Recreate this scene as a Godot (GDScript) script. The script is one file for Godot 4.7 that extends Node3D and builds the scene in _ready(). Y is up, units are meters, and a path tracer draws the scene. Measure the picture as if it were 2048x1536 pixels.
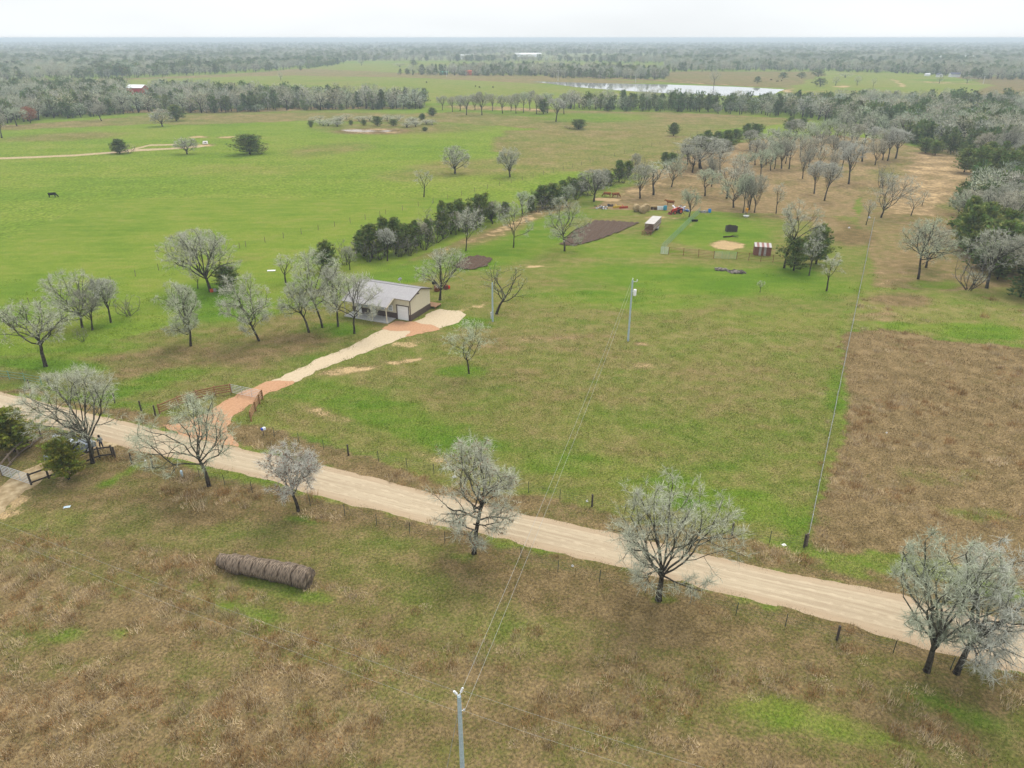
extends Node3D

# A drone view over a farm: y up, metres, the drone at (0, 40, 0) looking along -z and 26 degrees down.
const EYE := 40.0
const FOCAL := 1420.0        # in pixels of a 2048 x 1536 picture
const PITCH := 0.453786
var used := {}
var rng := RandomNumberGenerator.new()
var M := {}

# ---------- surveying: where a line of sight of the drone meets the level y = h ----------
func sight(px: float, py: float) -> Vector3:
	var x := (px - 1024.0) / FOCAL
	var y := (768.0 - py) / FOCAL
	return Vector3(x, y * cos(PITCH) - sin(PITCH), -(cos(PITCH) + y * sin(PITCH)))

func gp(px: float, py: float, h := 0.0) -> Vector3:
	var d := sight(px, py)
	return Vector3(0, EYE, 0) + d * ((h - EYE) / d.y)

func tall(base: Vector3, px: float, py: float) -> float:      # height of a point seen at (px, py) straight above base
	var d := sight(px, py)
	return EYE + d.y * (base.z / d.z)

func slant(p: Vector3) -> float:
	return -p.z * cos(PITCH) + (EYE - p.y) * sin(PITCH)

# ---------- naming ----------
func numbered(called: String) -> String:
	var n: int = used.get(called, -1) + 1
	used[called] = n
	return called if n == 0 else "%s_%03d" % [called, n]

func tag(o: Node, label: String, category: String, group := "", kind := "") -> void:
	if label: o.set_meta("label", label)
	if category: o.set_meta("category", category)
	if group: o.set_meta("group", group)
	if kind: o.set_meta("kind", kind)

func thing(called: String, label: String, category: String, at := Vector3.ZERO, turn := 0.0, group := "") -> Node3D:
	var o := Node3D.new()
	o.name = numbered(called)
	add_child(o)
	o.position = at
	o.rotation.y = turn
	tag(o, label, category, group)
	return o

func part(called: String, mesh: Mesh, mat: Material, parent: Node, at := Vector3.ZERO) -> MeshInstance3D:
	var o := MeshInstance3D.new()
	o.name = called
	o.mesh = mesh
	if mat: o.material_override = mat
	o.position = at
	parent.add_child(o, true)
	return o

func whole(called: String, mesh: Mesh, mat: Material, label: String, category: String, at := Vector3.ZERO, turn := 0.0, group := "") -> MeshInstance3D:
	var o := part(numbered(called), mesh, mat, self, at)
	o.rotation.y = turn
	tag(o, label, category, group)
	return o

func structure(called: String, mesh: Mesh, mat: Material) -> MeshInstance3D:
	var o := part(numbered(called), mesh, mat, self)
	o.set_meta("kind", "structure")
	return o

# ---------- mesh builder ----------
class Shape:
	var v := PackedVector3Array()
	var n := PackedVector3Array()
	var c := PackedColorArray()
	var uv := PackedVector2Array()
	var ix := PackedInt32Array()
	var col := Color.WHITE

	func tri(a: Vector3, b: Vector3, d: Vector3) -> void:      # clockwise seen from the front
		var nn := (d - a).cross(b - a).normalized()
		var k := v.size()
		v.push_back(a); v.push_back(b); v.push_back(d)
		n.push_back(nn); n.push_back(nn); n.push_back(nn)
		c.push_back(col); c.push_back(col); c.push_back(col)
		ix.push_back(k); ix.push_back(k + 1); ix.push_back(k + 2)

	func quad(a: Vector3, b: Vector3, d: Vector3, e: Vector3) -> void:
		var nn := (d - a).cross(b - a).normalized()
		var k := v.size()
		v.push_back(a); v.push_back(b); v.push_back(d); v.push_back(e)
		for i in 4:
			n.push_back(nn); c.push_back(col)
		ix.append_array(PackedInt32Array([k, k + 1, k + 2, k, k + 2, k + 3]))

	func box(p: Vector3, s: Vector3, b := Basis.IDENTITY) -> void:      # centre, size
		var h := s * 0.5
		var q := []
		for i in 8:
			q.append(p + b * Vector3(h.x * (1 if i & 1 else -1), h.y * (1 if i & 2 else -1), h.z * (1 if i & 4 else -1)))
		quad(q[4], q[6], q[7], q[5])
		quad(q[1], q[3], q[2], q[0])
		quad(q[5], q[7], q[3], q[1])
		quad(q[0], q[2], q[6], q[4])
		quad(q[6], q[2], q[3], q[7])
		quad(q[0], q[4], q[5], q[1])

	func bar(a: Vector3, b: Vector3, w: float, h: float) -> void:      # a board from a to b
		var z := (b - a).normalized()
		var x := Vector3.UP.cross(z).normalized() if absf(z.y) < 0.95 else Vector3.RIGHT
		box((a + b) * 0.5, Vector3(w, h, a.distance_to(b)), Basis(x, z.cross(x), z))

	func ring(p: Vector3, d: Vector3, r: float, sides: int, cc: Color) -> int:
		var x := d.cross(Vector3(0.31, 0.23, 0.92) if absf(d.z) < 0.9 else Vector3.RIGHT).normalized()
		var y := d.cross(x)
		var k := v.size()
		for i in sides:
			var a := TAU * i / sides
			var o := x * cos(a) + y * sin(a)
			v.push_back(p + o * r); n.push_back(o); c.push_back(cc)
		return k

	func skin(k0: int, k1: int, sides: int) -> void:
		for i in sides:
			var j := (i + 1) % sides
			ix.append_array(PackedInt32Array([k0 + i, k1 + i, k1 + j, k0 + i, k1 + j, k0 + j]))

	func tube(a: Vector3, b: Vector3, r0: float, r1: float, sides := 8, caps := true) -> void:
		var d := (b - a).normalized()
		skin(ring(a, d, r0, sides, col), ring(b, d, r1, sides, col), sides)
		if caps:
			disc(b, d, r1, sides)
			disc(a, -d, r0, sides)

	func disc(p: Vector3, d: Vector3, r: float, sides: int) -> void:
		if r < 0.001: return
		var k := ring(p, d, r, sides, col)
		for i in sides:
			n[k + i] = d
		for i in range(1, sides - 1):
			ix.append_array(PackedInt32Array([k, k + i + 1, k + i]))

	func path(pts: PackedVector3Array, rs: PackedFloat32Array, cs: PackedColorArray, sides: int) -> void:
		var last := -1
		for i in pts.size():
			var d := (pts[mini(i + 1, pts.size() - 1)] - pts[maxi(i - 1, 0)]).normalized()
			var k := ring(pts[i], d, rs[i], sides, cs[i])
			if last >= 0: skin(last, k, sides)
			last = k

	func lathe(prof: Array, sides: int, o := Vector3.ZERO, b := Basis.IDENTITY) -> void:      # prof: [radius, height] upwards
		for i in prof.size() - 1:
			var a: Array = prof[i]
			var z: Array = prof[i + 1]
			var e := Vector2(z[0] - a[0], z[1] - a[1]).normalized()
			var k := v.size()
			for t in 2:
				var q: Array = z if t else a
				for s in sides:
					var f := TAU * s / sides
					v.push_back(o + b * Vector3(cos(f) * q[0], q[1], -sin(f) * q[0]))
					n.push_back(b * Vector3(cos(f) * e.y, -e.x, -sin(f) * e.y))
					c.push_back(col)
			skin(k, k + sides, sides)

	func mesh() -> ArrayMesh:
		var a := []
		a.resize(Mesh.ARRAY_MAX)
		a[Mesh.ARRAY_VERTEX] = v
		a[Mesh.ARRAY_NORMAL] = n
		if c.size() == v.size(): a[Mesh.ARRAY_COLOR] = c
		if uv.size() == v.size(): a[Mesh.ARRAY_TEX_UV] = uv
		a[Mesh.ARRAY_INDEX] = ix
		var m := ArrayMesh.new()
		m.add_surface_from_arrays(Mesh.PRIMITIVE_TRIANGLES, a)
		return m

func lin(r: float, g: float, b: float) -> Color:      # a base colour given as linear values
	return Color(r, g, b).linear_to_srgb()

func paint(called: String, r: float, g: float, b: float, rough := 0.8, metal := 0.0) -> StandardMaterial3D:
	var m := StandardMaterial3D.new()
	m.resource_name = called
	m.albedo_color = lin(r, g, b)
	m.roughness = rough
	m.metallic = metal
	M[called] = m
	return m

func tinted(called: String, rough := 0.9) -> StandardMaterial3D:      # takes its base colours from the vertices
	var m := paint(called, 1, 1, 1, rough)
	m.vertex_color_use_as_albedo = true
	m.specular_mode = BaseMaterial3D.SPECULAR_DISABLED
	return m

func noise_tex(seed_: int, freq: float, size: int, lo: Color, hi: Color, octaves := 4) -> NoiseTexture2D:
	var f := FastNoiseLite.new()
	f.seed = seed_
	f.frequency = freq
	f.fractal_octaves = octaves
	var t := NoiseTexture2D.new()
	t.width = size; t.height = size
	t.seamless = true
	t.noise = f
	var g := Gradient.new()
	g.set_color(0, lo); g.set_color(1, hi)
	g.set_offset(0, 0.22); g.set_offset(1, 0.8)
	t.color_ramp = g
	return t

func weathered(called: String, a: Color, b: Color, scale: float, rough := 0.85, metal := 0.0, seed_ := 3) -> StandardMaterial3D:
	var m := StandardMaterial3D.new()
	m.resource_name = called
	m.albedo_texture = noise_tex(seed_, 0.03, 256, a.linear_to_srgb(), b.linear_to_srgb(), 5)
	m.uv1_triplanar = true
	m.uv1_scale = Vector3.ONE * scale
	m.roughness = rough
	m.metallic = metal
	M[called] = m
	return m

# ==========================================================================================
func _ready() -> void:
	rng.seed = 20240217
	# camera
	var cam := Camera3D.new()
	cam.name = "camera"
	cam.fov = rad_to_deg(2.0 * atan(768.0 / FOCAL))
	cam.near = 0.5
	cam.far = 60000.0
	add_child(cam)
	cam.position = Vector3(0, EYE, 0)
	cam.rotation.x = -PITCH
	cam.current = true
	# sky, haze and exposure: a bright overcast, made brighter overhead to light the ground
	var sm := ProceduralSkyMaterial.new()
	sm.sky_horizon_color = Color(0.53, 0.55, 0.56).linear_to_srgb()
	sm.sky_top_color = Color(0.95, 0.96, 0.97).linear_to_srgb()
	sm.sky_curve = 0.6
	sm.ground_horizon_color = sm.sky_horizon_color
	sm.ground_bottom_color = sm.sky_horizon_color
	sm.sky_cover = cloud_cover()
	sm.sky_cover_modulate = Color(1, 1, 1, 1)
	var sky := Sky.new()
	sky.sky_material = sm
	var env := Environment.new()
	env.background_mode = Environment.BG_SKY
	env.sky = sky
	env.tonemap_mode = Environment.TONE_MAPPER_LINEAR
	env.tonemap_exposure = 1.72
	env.fog_enabled = true
	env.fog_light_color = Color(0.885, 0.95, 1.0)
	env.fog_density = 0.00032
	env.sdfgi_enabled = true
	env.ssao_enabled = true
	env.ssil_enabled = true
	var we := WorldEnvironment.new()
	we.name = "world_environment"
	we.environment = env
	add_child(we)
	var sun := DirectionalLight3D.new()
	sun.name = "sun"
	sun.light_energy = 0.5
	sun.light_color = Color(1.0, 0.965, 0.91)
	sun.light_angular_distance = 28.0
	sun.shadow_enabled = true
	sun.sky_mode = DirectionalLight3D.SKY_MODE_LIGHT_ONLY
	add_child(sun)
	sun.rotation_degrees = Vector3(-58, 150, 0)
	# the place
	materials()
	ground()
	road_and_drives()
	water()
	grass()
	house()
	fences()
	power_line()
	make_templates()
	near_trees()
	other_trees()
	woods()
	farm_things()
	far_things()

func cloud_cover() -> ImageTexture:      # faint streaks of lighter cloud
	var f := FastNoiseLite.new()
	f.seed = 5
	f.frequency = 0.012
	f.fractal_octaves = 4
	var w := 1024
	var h := 512
	var im := Image.create(w, h, false, Image.FORMAT_RGBAF)
	for y in h:
		for x in w:
			var a := TAU * x / w
			var k := f.get_noise_3d(cos(a) * 160.0, y * 5.0, sin(a) * 160.0)
			var b := 0.02 + 0.08 * k
			im.set_pixel(x, y, Color(b, b, b, 1))
	return ImageTexture.create_from_image(im)

# ---------- materials ----------
func materials() -> void:
	var bk := tinted("bark", 0.95)
	bk.albedo_texture = noise_tex(17, 0.02, 256, Color(.42, .42, .42), Color(1, 1, .98), 5)
	bk.uv1_triplanar = true
	bk.uv1_scale = Vector3(0.9, 0.35, 0.9)
	tinted("twigs", 0.95)
	var lf := tinted("needles", 0.85)
	lf.backlight_enabled = true
	lf.backlight = Color(0.5, 0.65, 0.3)
	var gr := tinted("grass blades", 0.95)
	gr.backlight_enabled = true
	gr.backlight = Color(0.3, 0.3, 0.2)
	tinted("painted", 0.6)
	tinted("matt", 0.9)
	weathered("old timber", Color(0.10, 0.075, 0.055), Color(0.2, 0.16, 0.125), 0.8)
	weathered("stained timber", Color(0.22, 0.11, 0.045), Color(0.32, 0.18, 0.085), 0.7, 0.75)
	weathered("dark timber", Color(0.03, 0.024, 0.02), Color(0.07, 0.055, 0.045), 0.8)
	weathered("galvanised", Color(0.42, 0.45, 0.47), Color(0.58, 0.61, 0.63), 1.2, 0.5, 0.35)
	weathered("rusty pipe", Color(0.15, 0.06, 0.03), Color(0.27, 0.115, 0.06), 1.6, 0.85)
	weathered("green pipe", Color(0.12, 0.26, 0.2), Color(0.2, 0.36, 0.28), 1.2, 0.6)
	weathered("pole grey", Color(0.30, 0.38, 0.42), Color(0.40, 0.48, 0.52), 0.5, 0.7)
	weathered("concrete", Color(0.34, 0.34, 0.33), Color(0.46, 0.46, 0.45), 0.5, 0.9)
	weathered("hay", Color(0.22, 0.155, 0.075), Color(0.40, 0.31, 0.17), 1.3, 0.95)
	weathered("old hay", Color(0.035, 0.023, 0.015), Color(0.28, 0.22, 0.16), 0.4, 0.95, 0.0, 21)
	M["old hay"].uv1_scale = Vector3(1.5, 0.22, 0.22)
	weathered("soil", Color(0.036, 0.019, 0.010), Color(0.098, 0.054, 0.029), 0.35, 0.97)
	weathered("cream gravel", Color(0.41, 0.33, 0.22), Color(0.47, 0.385, 0.265), 0.3, 0.97)
	weathered("red clay", Color(0.35, 0.19, 0.10), Color(0.42, 0.24, 0.135), 0.3, 0.97)
	weathered("lane sand", Color(0.25, 0.18, 0.09), Color(0.42, 0.33, 0.2), 0.12, 0.97, 0.0, 33)
	paint("wire", 0.36, 0.37, 0.36, 0.5, 0.3)
	paint("dark wire", 0.14, 0.14, 0.13, 0.7, 0.2)

# ---------- where the grass is green, dry, worn: fields, patches and bare spots ----------
# Every entry: outline or [x, y, rx, ry, turn]; then dryness, bareness, tan-ness, yellowness (-1 leaves it as it is) and the weight.
var FIELDS := []
var SPOTS := []

func survey() -> void:
	FIELDS = [
		# left pasture
		[[[-3000, 60], [6000, 60], [6000, 300], [1900, 300], [1420, 265], [1000, 440], [700, 560], [120, 700], [-900, 820], [-3000, 900]], .16, 0, .3, .72],
		# far edge of the pasture, dry
		[[[-800, 268], [60, 248], [300, 232], [600, 226], [880, 226], [1150, 222], [1420, 228], [1640, 240], [1420, 262], [1180, 268], [900, 246], [640, 240], [300, 250], [-800, 290]], .62, .05, .55, .5],
		[[[1000, 262], [1180, 258], [1420, 250], [1430, 270], [1330, 330], [1180, 345], [1060, 335], [980, 300]], .6, 0, .5, .55],
		# the home field
		[[[1000, 445], [1290, 430], [1745, 440], [1700, 640], [1613, 1090], [1024, 1000], [560, 870], [300, 815], [-60, 745], [120, 705], [700, 560]], .52, 0, .35, .55],
		# floor of the open oak wood
		[[[1190, 415], [1260, 372], [1400, 300], [1500, 278], [1640, 268], [1800, 280], [1770, 330], [1720, 420], [1745, 440], [1560, 432], [1380, 428]], .88, .1, .75, .5],
		# beyond the wire fence, right
		[[[1745, 440], [1730, 380], [1790, 290], [2300, 300], [2300, 700], [1720, 640]], .78, .1, .6, .5],
		[[[1815, 300], [1905, 312], [2048, 352], [2048, 370], [1900, 380], [1880, 430], [1800, 430], [1790, 380], [1795, 330]], .95, .35, 1, .5],
		[[[1720, 575], [2300, 575], [2300, 690], [1705, 665]], .5, 0, .55, .7],
		[[[1703, 668], [1820, 666], [1900, 676], [2060, 692], [2300, 700], [2300, 1290], [1900, 1140], [1640, 1090], [1632, 1050]], 1, .05, .46, .4],
		# south of the road
		[[[-300, 800], [300, 930], [640, 1010], [1060, 1100], [1560, 1222], [2100, 1350], [2400, 1430], [2400, 3000], [-900, 3000], [-900, 800]], .76, 0, .22, .55],
		# verges
		[[[-300, 720], [300, 838], [560, 884], [860, 955], [1050, 985], [1320, 1042], [1560, 1092], [1780, 1150], [2060, 1230], [2060, 1262], [1700, 1172], [1200, 1068], [840, 986], [520, 910], [260, 852], [-300, 715]], .86, .05, .35, .4],
		[[[-200, 800], [300, 908], [640, 996], [1060, 1092], [1560, 1218], [2100, 1345], [2100, 1385], [1560, 1255], [1060, 1122], [640, 1030], [300, 940], [-200, 850]], .82, .05, .2, .35],
		# far fields
		[[[-200, 175], [51, 164], [297, 155], [547, 143], [700, 127], [1110, 123], [1330, 130], [1340, 168], [1070, 168], [1340, 185], [1130, 205], [700, 205], [340, 186], [-200, 182]], .34, .05, .5, .9],
		[[[150, 160], [455, 149], [601, 137], [820, 146], [1100, 152], [1330, 166], [1070, 167], [830, 155], [560, 151], [300, 158]], .72, .1, .6, .5],
		[[[1330, 143], [1660, 143], [1590, 176], [1340, 165]], .72, .05, .4, .5],
		[[[1660, 142], [1870, 150], [1990, 172], [1960, 190], [1560, 196], [1580, 178]], .34, .02, .5, .9],
		[[[1880, 150], [2200, 160], [2200, 205], [1900, 203], [1990, 172]], .78, .05, .3, .4],
	]
	SPOTS = [
		# pasture: brown drifts
		[[120, 275, 120, 9, -3], .62, 0, .4, .5, .8], [[660, 300, 110, 12, -4], .55, 0, .45, .5, .7], [[900, 340, 160, 18, -4], .55, 0, .5, .6, .8], [[1080, 330, 110, 22, -8], .5, 0, .5, .6, .7],
		[[560, 230, 300, 9, 0], .68, .05, .55, .5, .7], [[500, 345, 180, 20, -4], .3, 0, .4, .7, .6], [[300, 370, 330, 22, -2], .08, 0, .3, .5, .6], [[100, 460, 200, 20, 0], .1, 0, .3, .45, .7], [[430, 520, 90, 10, -6], .42, 0, .5, .8, .7],
		[[640, 470, 200, 16, -20], .22, 0, .4, .9, .6], [[700, 400, 160, 16, -12], .12, 0, .3, .7, .5], [[40, 600, 160, 40, 0], .12, 0, .3, .35, .6], [[800, 255, 170, 12, 0], .66, .05, .4, .4, .8], [[1150, 300, 150, 16, -8], .58, 0, .5, .6, .7],
		# track along the hedge
		[[1010, 452, 95, 10, -24], .9, .5, .5, .5, .9], [[900, 492, 70, 10, -20], .8, .3, .5, .5, .9], [[1100, 425, 70, 8, -18], .8, .35, .5, .5, .8], [[1330, 365, 100, 6, -10], .95, .5, .3, .4, .8],
		# round the house: green under the trees, brown between
		[[660, 668, 75, 16, -4], .02, 0, .1, .1, 1], [[540, 615, 130, 26, -6], .1, 0, .2, .3, .8], [[420, 600, 110, 32, 0], .02, 0, .1, .1, 1], [[330, 720, 210, 34, -6], .78, .05, .4, .5, .9], [[560, 700, 120, 30, -14], .82, .05, .35, .5, .95], [[600, 640, 60, 22, -10], .68, 0, .4, .5, .7], [[700, 650, 60, 14, 0], .5, 0, .3, .4, .6],
		[[110, 735, 110, 20, 3], .04, 0, .1, .15, .9], [[180, 700, 130, 16, -8], .12, 0, .3, .3, .8], [[290, 770, 200, 18, -10], .16, 0, .3, .2, .8], [[30, 745, 60, 12, 0], .6, .05, .3, .4, .8], [[210, 640, 60, 14, -12], .05, 0, .2, .2, .8],
		[[790, 555, 110, 28, -16], .04, 0, .2, .35, .9], [[1000, 500, 160, 30, -10], .07, 0, .2, .3, .9], [[1080, 450, 90, 14, -12], .1, 0, .2, .35, .8], [[1220, 500, 140, 26, 0], .2, 0, .5, .6, .8], [[1200, 530, 150, 12, -2], .5, .1, .7, .7, .6],
		[[1400, 560, 260, 30, 2], .04, 0, .2, .25, .95], [[1430, 470, 120, 36, 0], .08, 0, .2, .35, .9], [[1640, 570, 90, 30, 0], .12, 0, .3, .3, .8], [[1560, 545, 110, 16, 0], .03, 0, .1, .1, .9], [[1370, 500, 60, 8, 8], .6, .12, .8, .5, .7],
		[[1250, 600, 190, 20, 2], .14, 0, .3, .5, .7], [[950, 645, 90, 14, 0], .06, 0, .2, .2, .9], [[1120, 640, 140, 26, 0], .58, .05, .5, .6, .8], [[1100, 690, 220, 30, 3], .66, .05, .5, .6, .9], [[1400, 690, 260, 36, 0], .55, .03, .5, .7, .8], [[1350, 770, 300, 46, 2], .62, .03, .5, .7, .8], [[1560, 640, 160, 24, 0], .4, 0, .4, .7, .7],
		[[830, 760, 170, 30, -6], .55, .05, .5, .5, .8], [[960, 770, 110, 40, 0], .6, 0, .4, .5, .7], [[1050, 850, 230, 40, 4], .5, 0, .4, .45, .7], [[760, 830, 190, 42, 8], .24, 0, .2, .3, .9], [[900, 870, 140, 22, 8], .28, 0, .2, .35, .8], [[640, 800, 90, 26, 0], .26, 0, .2, .3, .85], [[1290, 850, 200, 30, 4], .4, 0, .4, .45, .7], [[1230, 930, 220, 34, 6], .3, 0, .3, .4, .8], [[1450, 1000, 200, 34, 10], .2, 0, .2, .35, .9], [[1560, 930, 110, 50, 0], .46, 0, .4, .6, .7], [[1600, 1040, 40, 34, 0], .26, 0, .1, .3, .8], [[1400, 900, 140, 30, 0], .5, 0, .4, .5, .7],
		[[990, 800, 60, 8, 0], .3, 0, .2, .3, .5], [[1660, 790, 26, 60, 12], .2, 0, .3, .35, .7], [[930, 745, 60, 8, 0], .1, 0, .2, .2, .8],
		# sand beside the drive
		[[690, 750, 70, 9, -12], .8, .62, .7, .5, .95], [[822, 722, 46, 4, -3], .8, .75, .8, .5, .95], [[840, 692, 42, 6, -6], .7, .66, .8, .5, .9], [[640, 845, 60, 9, 12], .7, .5, .8, .5, .8], [[865, 905, 45, 9, 6], .7, .5, .9, .5, .8], [[955, 617, 40, 5, -14], .6, .6, .6, .5, .9], [[1000, 650, 40, 6, 8], .5, .3, .5, .5, .7], [[1070, 533, 28, 2.5, -4], .6, .66, .8, .5, .9], [[1080, 690, 60, 8, 0], .8, .3, .8, .5, .7], [[1270, 725, 80, 8, 0], .7, .3, .8, .5, .7],
		[[1450, 491, 38, 8.5, 3], 1, .92, .7, .5, 1], [[1340, 440, 36, 4, 4], .7, .5, .9, .5, .8], [[1219, 396, 28, 4.5, 3], 1, .85, .4, .5, 1], [[1257, 683, 18, 3, 0], .9, .45, .8, .5, .9], [[1400, 505, 70, 4, 6], .7, .25, .8, .5, .6], [[1385, 455, 22, 2, -28], .6, .4, .6, .5, .6],
		# far corner by the wire fence
		[[1700, 470, 62, 22, 0], .97, .05, .1, .1, .95], [[1610, 440, 90, 7, 2], .9, .2, .3, .4, .9], [[1660, 455, 40, 14, 0], .85, .1, .8, .5, .8], [[1690, 530, 50, 30, 0], .45, .02, .5, .5, .8],
		[[1790, 600, 60, 16, 0], .97, .05, .3, .3, .8], [[1900, 620, 60, 12, 0], .55, .05, .8, .6, .6], [[1950, 658, 90, 14, 3], .02, 0, .1, .35, .95], [[1815, 655, 50, 9, 2], .12, 0, .2, .4, .85], [[1860, 565, 70, 9, 0], .15, 0, .2, .4, .8], [[1765, 640, 50, 10, 0], .8, .1, .8, .5, .7], [[1990, 610, 80, 10, 0], .5, .05, .7, .6, .6],
		[[1905, 960, 120, 26, 0], .62, 0, .4, .55, .7], [[1960, 1040, 100, 16, 10], .45, 0, .3, .5, .7], [[1720, 1145, 60, 14, 20], .38, 0, .2, .5, .85], [[1700, 1085, 90, 20, 10], 1, 0, .25, .3, .7],
		# south of the road: mown strip, tall drifts, green spots
		[[330, 1040, 250, 36, 12], .64, 0, .3, .5, .8], [[60, 1025, 110, 20, 0], .5, 0, .3, .5, .8], [[520, 1010, 220, 34, 12], .92, .02, .22, .3, .7], [[760, 1100, 200, 50, 10], .66, 0, .3, .5, .8], [[1150, 1180, 230, 36, 10], .9, 0, .3, .35, .8], [[1500, 1290, 220, 44, 14], .88, 0, .32, .4, .8], [[1000, 1240, 260, 40, 12], .6, 0, .35, .5, .8], [[560, 1180, 110, 16, 10], .36, 0, .2, .4, .8],
		[[180, 1240, 260, 70, 10], .93, 0, .45, .4, .8], [[120, 1420, 300, 90, 0], .95, 0, .5, .4, .9], [[560, 1440, 260, 80, 0], .9, 0, .45, .4, .8], [[760, 1340, 220, 40, 14], .72, 0, .4, .5, .7], [[1120, 1380, 240, 30, 16], .9, 0, .35, .4, .8], [[1450, 1500, 200, 40, 14], .95, 0, .4, .4, .8],
		[[1560, 1430, 120, 32, 18], .36, 0, .1, .7, .9], [[1700, 1480, 120, 30, 20], .3, 0, .2, .5, .8], [[1900, 1400, 120, 26, 14], .32, 0, .2, .3, .8], [[212, 1287, 22, 8, 0], .12, 0, .1, .6, 1], [[120, 1275, 44, 10, -16], .4, 0, .2, .5, .7], [[480, 1230, 80, 14, 12], .3, 0, .2, .5, .7], [[960, 1130, 110, 26, 4], .95, 0, .2, .3, .8], [[925, 1112, 40, 9, 0], .25, 0, .1, .3, .8], [[1340, 1236, 150, 34, 6], .98, 0, .28, .3, .85], [[1310, 1208, 36, 6, 0], .3, 0, .1, .3, .7], [[590, 1040, 30, 6, 0], .2, 0, .1, .2, .8], [[1900, 1370, 130, 26, 8], .95, 0, .2, .3, .7], [[240, 945, 56, 7, -14], .22, 0, .1, .25, .9], [[420, 1000, 90, 26, 0], .85, .02, .1, .2, .8], [[850, 1170, 70, 24, 0], .45, 0, .1, .4, .7],
		[[12, 1000, 34, 18, -40], .7, .8, .8, .5, .9], [[110, 940, 30, 24, -35], .8, .7, .9, .5, .9],
		# pond margin, spots in the pasture, far lane
		[[750, 262, 70, 7, 0], .95, .35, .2, .3, .95], [[400, 272, 14, 2, 0], 1, .8, .9, .5, 1], [[453, 274, 15, 2.2, 0], 1, .8, .9, .5, 1], [[404, 291, 20, 3, 0], 1, .7, .8, .5, 1], [[1000, 217, 130, 6, 2], .9, .45, .8, .5, .9], [[1050, 226, 120, 6, 2], .15, 0, .2, .5, .9], [[1190, 236, 120, 9, 0], .16, 0, .2, .5, .8], [[450, 220, 420, 4, -1], .9, .4, .6, .5, .8],
		[[1800, 166, 20, 3, 30], .6, .7, .8, .5, 1], [[1680, 173, 12, 1.6, 0], .6, .75, .8, .5, 1], [[1900, 166, 60, 1.6, 2], .6, .5, .8, .5, .8], [[1890, 160, 70, 2.5, 0], .05, 0, .1, .2, .9], [[1575, 182, 14, 5, 0], .9, .6, .3, .5, .9], [[1330, 162, 260, 2, 3], .95, .4, .1, .3, .9], [[1740, 186, 170, 5, 0], .5, .1, .8, .9, .7],
	]
	for f in FIELDS:
		var p := PackedVector2Array()
		for q in f[0]: p.append(Vector2(q[0], q[1]))
		f[0] = p

func control(px: float, py: float) -> Color:
	var c := Color(.4, .02, .4, .5)
	var q := Vector2(px, py)
	for f in FIELDS:
		if Geometry2D.is_point_in_polygon(q, f[0]):
			c = Color(f[1], f[2], f[3], f[4])
	for s in SPOTS:
		var e: Array = s[0]
		var dx: float = px - e[0]
		var dy: float = py - e[1]
		if absf(dx) > e[2] * 1.4 or absf(dy) > e[3] * 1.4 + e[2] * absf(sin(deg_to_rad(e[4]))) * 1.4: continue
		var a := deg_to_rad(e[4])
		var u: float = (dx * cos(a) + dy * sin(a)) / e[2]
		var w: float = (dy * cos(a) - dx * sin(a)) / e[3]
		var k: float = (1.0 - smoothstep(0.55, 1.3, sqrt(u * u + w * w))) * s[5]
		if k > 0.0: c = c.lerp(Color(s[1], s[2], s[3], s[4]), k)
	return c

func control_map(x0: float, z0: float, w: float, d: float, n: int, out: int) -> PackedByteArray:
	var wob := FastNoiseLite.new()
	wob.seed = 77
	wob.frequency = 0.05
	var rows := []
	rows.resize(n)
	var row := func(j: int) -> void:
		var b := PackedByteArray()
		b.resize(n * 4)
		for i in n:
			var x := x0 + w * (i + 0.5) / n
			var z := z0 - d * (j + 0.5) / n
			var s := 1.0 + minf(4.0, -z / 150.0)
			x += wob.get_noise_2d(x / s, z / s) * 2.2 * s
			z += wob.get_noise_2d(x / s + 900.0, z / s) * 2.6 * s
			var dep := -z * cos(PITCH) + EYE * sin(PITCH)
			if dep < 5.0:
				z = -6.0
				dep = -z * cos(PITCH) + EYE * sin(PITCH)
			var c := control(1024.0 + FOCAL * x / dep, 768.0 - FOCAL * (-EYE * cos(PITCH) - z * sin(PITCH)) / dep)
			b[i * 4] = int(c.r * 255.0); b[i * 4 + 1] = int(c.g * 255.0); b[i * 4 + 2] = int(c.b * 255.0); b[i * 4 + 3] = int(c.a * 255.0)
		rows[j] = b
	WorkerThreadPool.wait_for_group_task_completion(WorkerThreadPool.add_group_task(row, n))
	var all := PackedByteArray()
	for b in rows: all.append_array(b)
	var im := Image.create_from_data(n, n, false, Image.FORMAT_RGBA8, all)
	im.resize(out, out, Image.INTERPOLATE_CUBIC)
	return im.get_data()

func noise_bytes(seed_: int, freq: float, octaves: int, n: int) -> PackedByteArray:
	var f := FastNoiseLite.new()
	f.seed = seed_
	f.frequency = freq
	f.fractal_octaves = octaves
	return f.get_image(n, n, false, false, true).get_data()

func streaks(seed_: int, freq: float, n: int) -> PackedByteArray:      # mower and grazing lines: noise drawn out sideways
	var f := FastNoiseLite.new()
	f.seed = seed_
	f.frequency = freq
	f.fractal_octaves = 3
	var im := f.get_image(n / 5, n, false, false, true)
	im.resize(n, n, Image.INTERPOLATE_CUBIC)
	return im.get_data()

const LUSH := Color(.074, .140, .014)
const YELLOW := Color(.154, .204, .028)
const BROWN := Color(.119, .089, .040)
const TAN := Color(.228, .165, .088)
const SAND := Color(.40, .29, .16)

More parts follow.
